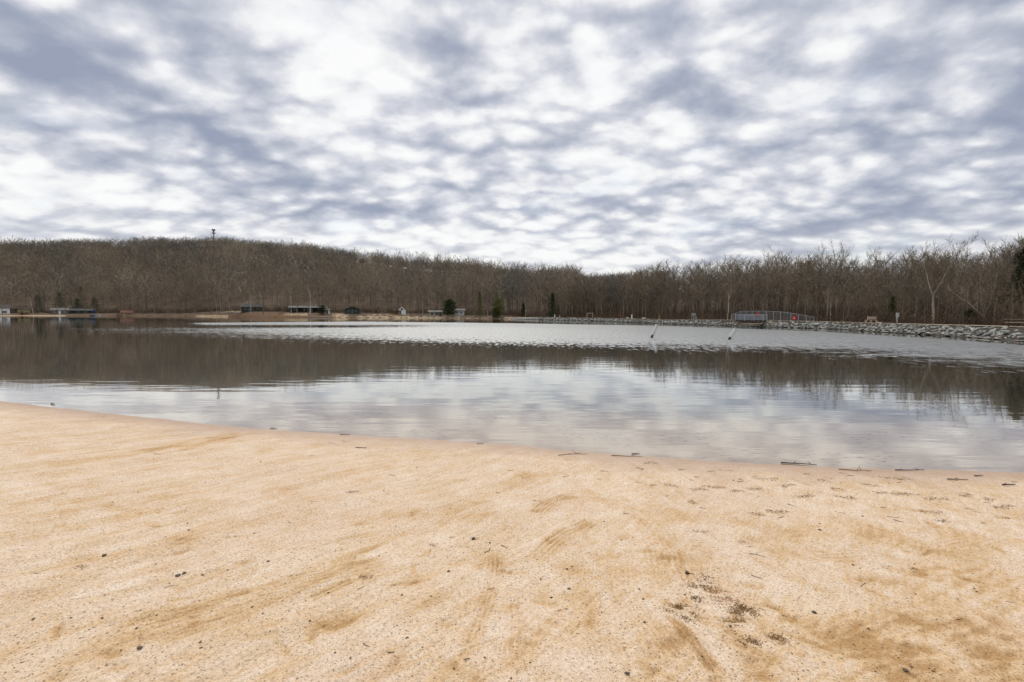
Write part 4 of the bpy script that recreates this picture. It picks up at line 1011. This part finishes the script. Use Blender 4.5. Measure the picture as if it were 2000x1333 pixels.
for i in range(len(fp) - 1):
    tr_.bar(tops[i], tops[i + 1], .06, .06)
    a0, a1, b0, b1 = bots[i], bots[i + 1], tops[i], tops[i + 1]; Lf = (a1 - a0).length; Hf = ((b0 - a0).length + (b1 - a1).length) / 2
    n_ = int(Lf / .13); m_ = int(Hf / .13)
    def pt(x, y): return a0.lerp(a1, x).lerp(b0.lerp(b1, x), y)
    for j in range(-m_, n_):
        for sgn in (1, -1):
            x_s, y_s, x_e, y_e = j / n_, 0.0, (j + m_) / n_, 1.0
            if x_s < 0: y_s = -x_s * n_ / m_; x_s = 0
            if x_e > 1: y_e = 1 - (x_e - 1) * n_ / m_; x_e = 1
            if y_e <= y_s: continue
            if sgn < 0: x_s, x_e = 1 - x_s, 1 - x_e
            p_, q_ = pt(x_s, y_s), pt(x_e, y_e); w_ = Vector((0, 0, .011))
            ms.poly([p_ - w_, q_ - w_, q_ + w_, p_ + w_], [(0, 1, 2, 3)])
tr_.build('top_rail', STEEL, root); ms.build('wire_mesh', mat('dull_wire', (0.20, 0.21, 0.22), .6, .3), root)
p0, p1 = gy(1441, 95), gy(1494, 91.5)
zc_ = 1.16; rz = math.atan2(p1.y - p0.y, p1.x - p0.x); mid = (p0 + p1) / 2; mid.z = zc_; L = (p1 - p0).length
root = empty('footbridge', mid, rz); tag(root, 'grey steel footbridge with panelled railings over the spillway', 'bridge')
MB().box((0, 0, 0), (L, 1.8, .22)).build('deck', mat('dark_steel', (0.05, 0.05, 0.05), .6, .3), root)
for sy in (-.95, .95):
    g = MB()
    for k in range(int(L / .14)): g.bar((-L / 2 + .1 + k * .14, sy, .11), (-L / 2 + .1 + k * .14, sy, 1.12), .03, .05)
    g.build('railing', STEEL, root)
    MB().bar((-L / 2, sy, 1.16), (L / 2, sy, 1.16), .07, .08).build('handrail', STEEL, root)
    MB().box((0, sy, .52), (L * .8, .02, .66)).build('guard_panel', mat('blue_grey_panel', (0.20, 0.23, 0.26), .6, .3) if sy < 0 else bpy.data.materials['blue_grey_panel'], root)
    for x in (-L / 2, -L / 6, L / 6, L / 2): MB().box((x, sy, .55), (.09, .09, 1.25)).build('post', STEEL, root)
# spillway walls
for (a, b_, hh, lb, ww) in [(1412, 1444, .95, 'brown stained concrete spillway wall left of the footbridge', mat('stained_concrete', (0.20, 0.14, 0.10), .9, .1, var=.3)), (1493, 1516, 1.25, 'pale curved concrete spillway wall right of the footbridge', mat('sandy_concrete', (0.50, 0.42, 0.30), .9, .1, var=.15))]:
    w_ = MB(); n_ = 7
    for i in range(n_):
        q0 = gpoint(a + (b_ - a) * i / n_, .9 + .9 * (i / n_ if a < 1450 else 1 - i / n_)); q1 = gpoint(a + (b_ - a) * (i + 1) / n_, .9 + .9 * ((i + 1) / n_ if a < 1450 else 1 - (i + 1) / n_))
        hgt = hh * (1 - .45 * (i / n_)) if a > 1450 else hh
        q0.z = q1.z = hgt / 2 - .2; w_.bar(q0, q1, .5 + .01 * (i % 2), hgt + .4 + .01 * (i % 3))
    tag(w_.build('spillway_wall', ww), lb, 'wall')
# red signs on the fence
def sign_red(px, py, Y, w_, h_, label, mark):
    p = Vector(at_y(px, py, Y - (1.9 if mark == 'bar' else .5))); root = empty('warning_sign', p); tag(root, label, 'sign', 'red signs on the chain-link fence')
    MB().box((0, 0, 0), (w_, .02, h_)).build('panel', RED, root)
    if mark == 'tri': MB().poly([(-w_ * .2, -.015, -h_ * .22), (w_ * .2, -.015, -h_ * .22), (0, -.015, h_ * .25), (-w_ * .2, -.022, -h_ * .22), (w_ * .2, -.022, -h_ * .22), (0, -.022, h_ * .25)], [(3, 4, 5), (0, 1, 4, 3), (1, 2, 5, 4), (2, 0, 3, 5)]).build('white_mark', WHITE, root)
    else: MB().box((0, -.015, -.02), (w_ * .7, .012, h_ * .16)).build('white_mark', WHITE, root)
sign_red(1479.5, 614.8, 93.5, .62, .62, 'red sign at the railing of the footbridge', 'bar')
sign_red(1551, 621.5, 91.2, .72, .68, 'red sign with a white mark low on the right part of the fence', 'tri')

# white sign on a post
p = gpoint(1753, 8.5); Yp = p.y; top = at_y(1753, 611.2, Yp); k = Yp / F
root = empty('white_sign', p); tag(root, 'white rectangular sign on a white post at the wood edge', 'sign')
zt = top[2] - p.z
MB().box((0, 0, zt - 3.8 * k), (6.2 * k, .04, 7.6 * k)).build('panel', WHITE, root)
MB().box((0, .05, (zt - 8 * k) / 2), (2.6 * k, .07, zt - 7.6 * k + .0)).build('post', WHITE, root)
MB().box((4.6 * k, .06, zt - 5 * k), (2.2 * k, .04, 5 * k), rz=.5).build('side_panel', mat('navy_panel', (0.03, 0.04, 0.09), .5, .3), root)
MB().box((0, -.03, zt - 2.6 * k), (1.0 * k, .012, 2.4 * k)).build('dark_mark', STEEL, root)

# bench, picnic table
p = gpoint(1704, 4.5); root = empty('garden_bench', p, -.35); tag(root, 'weathered wooden bench with a slatted back on the dam path', 'bench')
for y in (-.2, -.06, .08): MB().box((-.15, y, .45), (1.45, .12, .04)).build('seat_slat', WOODP, root)
for z in (.62, .76, .9): MB().box((.05, .22 + z * .08, z), (1.15, .035, .11)).build('back_slat', WOODP, root)
for x in (-.8, -.15, .52):
    MB().box((x, -.2, .21), (.09, .09, .43)).build('leg', WOODP, root); MB().box((x, .2, .22), (.09, .09, .44)).build('leg', WOODP, root)
for x in (-.5, .6): MB().bar((x, .2, .4), (x, .34, 1.05), .08, .06).build('back_post', BRICK if x > 0 else WOODP, root)
tag(root, 'weathered wooden bench with a slatted back on the dam path', 'bench')
p = gpoint(1990, 3.6); root = empty('picnic_table', p, -.75); tag(root, 'wooden picnic table with attached benches at the right edge', 'table')
for i in range(5): MB().box((0, -.32 + .16 * i, .75), (1.9, .145, .045)).build('table_board', WOOD, root)
for y in (-.78, .78):
    for q in (-.08, .08): MB().box((0, y + q, .45), (1.9, .14, .045)).build('bench_board', WOODP, root)
for x in (-.65, .65):
    MB().bar((x, -.5, 0), (x, -.18, .73), .05, .1).build('leg', WOODD, root); MB().bar((x, .5, 0), (x, .18, .73), .05, .1).build('leg', WOODD, root)
    MB().bar((x + .05, -.85, .39), (x + .05, .85, .39), .045, .09).build('cross_beam', WOODD, root)

# metal lifeguard-style stand
p = gpoint(1356, 3.5); root = empty('lifeguard_stand', p, .15); tag(root, 'grey metal stand with a back panel on the dam path', 'stand')
for x in (-.45, .45):
    MB().bar((x, -.4, -.1), (x * .9, -.3, .75), .06, .06).build('leg', STEEL, root); MB().bar((x, .4, -.1), (x * .9, .3, 1.6), .06, .06).build('leg', STEEL, root)
    MB().bar((x * .95, -.32, 1.1), (x * .95, .32, 1.1), .05, .05).build('arm_rail', STEEL, root)
MB().box((0, 0, .78), (1.0, .7, .06)).build('platform', WOODP, root)
for z in (1.05, 1.25, 1.45): MB().box((0, .3, z), (.9, .04, .13)).build('back_slat', STEEL, root)
for z in (.25, .5): MB().bar((-.45, -.38, z), (.45, -.38, z), .05, .05).build('rung', STEEL, root)
# wooden frame
p = gpoint(1152, 5); k = p.y / F; root = empty('wooden_frame', p, .1); tag(root, 'open pale wooden frame of two posts and a crossbeam by the dam', 'frame')
for x in (-5.6 * k, 5.6 * k): MB().box((x, 0, 4.2 * k), (.16, .16, 8.8 * k)).build('post', WOODP, root)
MB().box((0, 0, 8.6 * k + .08), (12.6 * k, .2, .18)).build('crossbeam', WOODP, root)
# posts along the dam
def post(px, t_, top_y, w_, m_, label, cap=True):
    p = gpoint(px, t_); z = at_y(px, top_y, p.y)[2] - p.z; root = empty('marker_post', p); tag(root, label, 'post')
    MB().box((0, 0, z / 2 - .1), (w_, w_, z + .2)).build('shaft', m_, root); MB().poly([(-w_ * .6, -w_ * .6, z), (w_ * .6, -w_ * .6, z), (w_ * .6, w_ * .6, z), (-w_ * .6, w_ * .6, z), (0, 0, z + w_ * .5)], [(0, 1, 2, 3), (0, 1, 4), (1, 2, 4), (2, 3, 4), (3, 0, 4)]).build('cap', m_, root)
post(1083.5, 3, 615, .28, WHITE, 'short white post in front of the dark conifer by the dam')
post(1093, 3, 617, .3, CONC, 'stubby grey post right of the dark conifer by the dam')
post(1234, 3, 615.5, .26, WHITE, 'white post between two pale boulders on the dam')
post(1212, 3, 603, .08, mat('orange_paint', (0.45, 0.17, 0.05), .6, .2), 'tall thin orange pole on the dam')
post(1287.5, 3.2, 617, .10, mat('yellow_paint', (0.5, 0.33, 0.08), .6, .2), 'short thin yellow stake on the dam')
post(952.5, 1.0, 607, .22, WOODP, 'slim pale post standing at the water left of the broad evergreen')
post(960.5, 1.6, 610, .18, WOODP, 'slim pale post close to the left side of the broad evergreen')
for (px, k_, lb) in [(1225, .62, 'pale boulder left of the white post on the dam'), (1257, .7, 'pale boulder right of the white post on the dam'), (1718, .32, 'pale boulder right of the wooden bench')]:
    o = link('boulder', np_mesh('boulder', rocks[3][0], rocks[3][1]), mat('pale_rock', (0.42, 0.35, 0.29), .9, .1, var=.15)); o.location = gpoint(px, 3.2) + Vector((0, 0, k_ * .3)); o.scale = (k_,) * 3; tag(o, lb, 'boulder')

# ------------------------------------------------------------------ cell tower on the ridge
sT = S(422); YT = float(ridgeY(sT)) + 5; g = float(ground_h(sT, YT)); p = Vector((sT * YT, YT, g)); k = YT / F
ztop = at_y(422, 448, YT)[2] - g
TOW = mat('tower_steel', (0.16, 0.17, 0.18), .6, .3)
root = empty('cell_tower', p); tag(root, 'grey communications tower with two antenna rings on the hill crest', 'tower')
MB().tube([(0, 0, -1), (0, 0, ztop)], [1.0 * k, .75 * k], 12).build('mast', TOW, root)
def ring(z, rad_, h_, nm):
    for a in range(9):
        th = a * 2 * math.pi / 9; MB().box((math.cos(th) * rad_, math.sin(th) * rad_, z), (.55, .4, h_), rz=th).build('antenna_panel', DARK, root)
    MB().tube([(0, 0, z - h_ * .3), (0, 0, z - h_ * .15)], [rad_ * .95, rad_ * .95], 12).build('platform', DARK, root)
ring(ztop - 1.6 * k, 2.6 * k, 2.8 * k, 0); ring(ztop - 7.6 * k, 2.7 * k, 1.7 * k, 1)
MB().tube([(0, 0, ztop - 5.0 * k), (0, 0, ztop - 4.0 * k)], [1.7 * k, 1.7 * k], 10).build('equipment_band', DARK, root)

# ------------------------------------------------------------------ things lying on the sand
STONE = mat('pebble_stone', (0.11, 0.085, 0.065), .7, .3, var=.3, objrand=.5)
STONE2 = mat('brown_pebble', (0.16, 0.10, 0.06), .8, .2, var=.3, objrand=.5)
STICK = mat('dark_stick', (0.10, 0.07, 0.05), .85, .2, var=.3, objrand=.4)
LEAF = mat('dead_leaf_litter', (0.25, 0.145, 0.06), .9, .1, var=.35, vscale=30, objrand=.3)
LEAFR = mat('reddish_litter', (0.40, 0.21, 0.13), .9, .1, var=.3, vscale=30)
peb = []
for i in range(5):
    v_, f_ = rock_np(800 + i); me_ = np_mesh('pebble', v_, f_); me_.materials.append(STONE if i % 2 else STONE2); peb.append(me_)
def pebble(px, py, k_, label, group=None, sh=None, drop=.25):
    p = at_beach(px, py); o = link('pebble', peb[int(rng.integers(5)) if sh is None else sh], None, smooth=False); o.location = p + Vector((0, 0, k_ * drop))
    o.scale = (k_,) * 3; o.rotation_euler = (0, 0, rng.random() * 6); tag(o, label, 'pebble', group)
for (px, py, wpx_, lb) in [(205, 1086, 12, 'flat dark grey stone in the left sand below the shallow hollow'), (348, 1125, 12, 'larger of two dark stones side by side at lower left'), (360, 1121, 8, 'smaller of two dark stones side by side at lower left'), (524, 1097, 7, 'dark stone in the sand left of centre'),
                           (274, 1267, 12, 'brown stone near the bottom edge at left'), (1341, 1120, 10, 'black stone above the reddish litter patch'), (925, 1054, 9, 'oval dark stone left of the short stick at centre'), (877, 1117, 9, 'dark stone at centre'),
                           (1111, 1151, 8, 'dark stone right of centre'), (1077, 1168, 7, 'small dark stone right of centre, nearer the camera'), (1590, 1198, 9, 'flat dark stone in the right part of the sand'), (1225, 1318, 11, 'dark stone near the bottom edge right of centre'), (1768, 1311, 11, 'dark stone near the bottom edge at right'),
                           (1601, 1036, 8, 'dark grey stone in the middle of the right sand')]:
    p = at_beach(px, py); pebble(px, py, wpx_ / 2 / F * p.y * 1.05, lb, sh=1 + 2 * int(rng.integers(2)))
for i in range(290):
    py = 890 + 440 * rng.random() ** .8; px = rng.uniform(5, 1995)
    if py < 925 and px > 1200: continue
    p = at_beach(px, py); pebble(px, py, (.0026 + .0055 * rng.random() ** 2.2) * (1 + .12 * p.y), 'tiny dark pebble scattered on the sand', 'tiny pebbles scattered on the sand')
def stick(px, py, ln, ang_, rad_, label, group=None, twigs=0, cat='stick', wig=.12, lift=0.0):
    p = at_beach(px, py); L = ln / F * p.y; n_ = 6; pts = []; d = Vector((math.cos(ang_), math.sin(ang_), 0)); nrm = Vector((-d.y, d.x, 0)); r = rng
    off = 0
    for i in range(n_ + 1):
        off += r.normal(0, wig) * L / n_; q = p + d * (i / n_ - .5) * L + nrm * off
        pts.append(Vector((q.x, q.y, max(float(beach_h(q.x, q.y)), -.005) + rad_ * .8 + lift * (i / n_) * L)))
    rad_ *= .5; root = MB().tube([q - p for q in pts], [rad_ * (1 - .5 * i / n_) for i in range(n_ + 1)], 6)
    for k_ in range(twigs):
        i = 1 + int(r.integers(n_ - 1)); q = pts[i] - p; e = (d * r.normal(0, 1) + nrm * r.normal(0, 1) + Vector((0, 0, r.uniform(.2, 1.0)))).normalized() * L * r.uniform(.08, .2)
        root.tube([q, q + e * .6, q + e + Vector((0, 0, -.1 * L * .1))], [rad_ * .6, rad_ * .45, rad_ * .25], 5)
    o = root.build('stick', STICK); o.location = p; tag(o, label, cat, group); return o
stick(1225, 892, 62, -.05, .012, 'long thin stick at the waterline right of centre', None, 0)
stick(1243, 889, 18, .2, .016, 'knotty dark driftwood lump resting on the long thin stick', None, 7, wig=.5)
stick(1120, 890, 62, .1, .010, 'crooked twiggy branch at the waterline at centre', None, 6, wig=.5)
stick(1560, 908, 64, -.30, .020, 'dark branch lying in the shallow water edge at right', None, 3)
stick(1775, 919, 60, .05, .015, 'pair of thin dark sticks in the wet sand at right', None, 3)
stick(1670, 919, 60, -.1, .012, 'thin crooked twig at the wet edge left of the thin sticks', None, 3, wig=.3)
stick(1870, 938, 40, .0, .018, 'thick short dark stick on the sand at far right', None, 1)
stick(1969, 949, 26, .1, .022, 'stubby thick stick at the right edge of the sand', None, 0)
stick(1912, 931, 20, .2, .018, 'stubby dark stick below the wet edge at far right', None, 0)
stick(674, 850, 20, .0, .014, 'short straight stick at the waterline left of centre', None, 0)
stick(534, 838, 14, -.3, .014, 'small dark stick at the water edge of the left beach', None, 2)
stick(103, 791, 20, -.5, .025, 'small forked stick at the water edge near the left corner', None, 3)
stick(705, 876, 22, .0, .014, 'dark stick on the sand just below the shoreline left of centre', None, 1)
stick(938, 868, 14, .0, .012, 'small dark stick at the shoreline at centre', None, 2)
stick(985, 1069, 21, -.9, .006, 'short smooth stick on the sand at centre', None, 0, wig=.02)
stick(1693, 1144, 38, .5, .005, 'thin forked twig on the right sand', None, 2, wig=.3)
stick(1480, 1085, 30, -.5, .005, 'curved thin twig upper right of the reddish litter', None, 0, wig=.3)
stick(1475, 1130, 24, -1.2, .005, 'bent twig right of the reddish litter', None, 1, wig=.4)
for i in range(74):
    if i < 44: px = rng.uniform(950, 1995); py = 905 + (px - 1000) * .03 + 95 * rng.random() ** 1.5
    else: px = rng.uniform(10, 1990); py = 850 + 450 * rng.random()
    p = at_z(px, py, .3)
    if p[1] > yshore(p[0]) - .1: continue
    stick(px, py, rng.uniform(8, 20), rng.normal(0, .5), rng.uniform(.0025, .006) * (1 + .06 * p[1]), 'tiny dark twig lying loose on the sand', 'tiny twigs strewn over the sand', 0, 'twig', .25)
def litter(px, py, wp, hp, n_, label, m_=None, group=None, cat='leaf litter', sz=.0075, name='leaf_clump'):
    p = at_beach(px, py); m2 = MB(); ax = wp / 2 / F * p.y; ay = hp / 2 / F * p.y * p.y / 1.75
    cl = [(rng.normal(0, .55), rng.normal(0, .55)) for _ in range(5)]
    for i in range(int(n_ * (2.1 if group else 2.4))):
        c0 = cl[i % 5]; x = (c0[0] + rng.normal(0, .16 + .3 * rng.random())) * ax; y = (c0[1] + rng.normal(0, .16 + .3 * rng.random())) * ay
        if group:
            g_ = (i / (n_ * 2.1) - .5); x = g_ * 1.6 * ax + rng.normal(0, .05) * ax; x += rng.normal(0, .10) * ax; y = (math.sin(g_ * 5 + px) * .25 + rng.normal(0, .42)) * ay
        z = float(beach_h(p.x + x, p.y + y)) - p.z + sz * .2 * rng.random(); s1 = sz * rng.uniform(.25, 1.1); a = rng.random() * 6.28
        R_ = Matrix.Rotation(a, 3, 'Z') @ Matrix.Rotation(rng.normal(0, .35), 3, 'X')
        vs = [R_ @ Vector(q) + Vector((x, y, z)) for q in ((-s1, 0, 0), (0, -s1 * .35, .0), (s1, 0, s1 * .25), (0, s1 * .35, s1 * .5))]
        m2.poly(vs, [(0, 1, 2), (0, 2, 3), (0, 1, 3), (1, 2, 3)])
    o = m2.build(name if group else 'leaf_litter', m_ or LEAF); o.location = p; tag(o, label, cat, group, None if group else 'stuff'); return o
litter(1375, 1140, 60, 40, 260, 'dark litter scraps on a reddish stain, upper clump of the group at lower right', None)
litter(1385, 1160, 90, 50, 320, 'reddish crumbs of litter between the dark clumps at lower right', LEAFR, sz=.006)
litter(1330, 1192, 75, 30, 420, 'dark brown clump of rotted leaves, left one of the group at lower right', None)
litter(1437, 1187, 60, 34, 420, 'greenish brown clump of rotted leaves, right one of the group at lower right', mat('olive_litter', (0.22, 0.135, 0.05), .9, .1, var=.4, vscale=30))
litter(1360, 1168, 26, 12, 90, 'small grey-green scrap of leaves at the middle of the litter group', None)
litter(1475, 1252, 70, 40, 260, 'brown crumbs around the deep scuffed hollow at lower right', None)
litter(1445, 1215, 60, 30, 120, 'loose brown crumbs between the clumps and the scuffed hollow', LEAF, sz=.007)
for i, (px, py, w_) in enumerate([(1440, 960, 40), (1365, 957, 40), (1400, 952, 50), (1540, 948, 40), (1570, 969, 50), (1650, 972, 45), (1635, 955, 30), (1700, 948, 40), (1760, 966, 50), (1720, 962, 35), (1830, 975, 60), (1885, 968, 36), (1820, 1000, 50), (1840, 1018, 30), (1480, 1005, 30), (1520, 1000, 60), (1960, 990, 60), (1368, 1038, 40), (1455, 1060, 30), (1350, 980, 20), (1930, 975, 30), (1610, 940, 30), (1475, 955, 40), (1310, 948, 30), (715, 1128, 34), (680, 1110, 20), (300, 1030, 30), (160, 1108, 30), (845, 1065, 22), (690, 960, 30), (760, 1145, 30), (1785, 1112, 24), (60, 790, 60), (190, 815, 40), (1500, 935, 60), (1270, 905, 40), (1750, 935, 60)]):
    litter(px, py, w_, 9, int(w_ * 1.6), 'thin scrap of brown leaf litter washed onto the sand', None, 'scraps of brown leaf litter on the sand', sz=.009 if py < 1030 else .006)
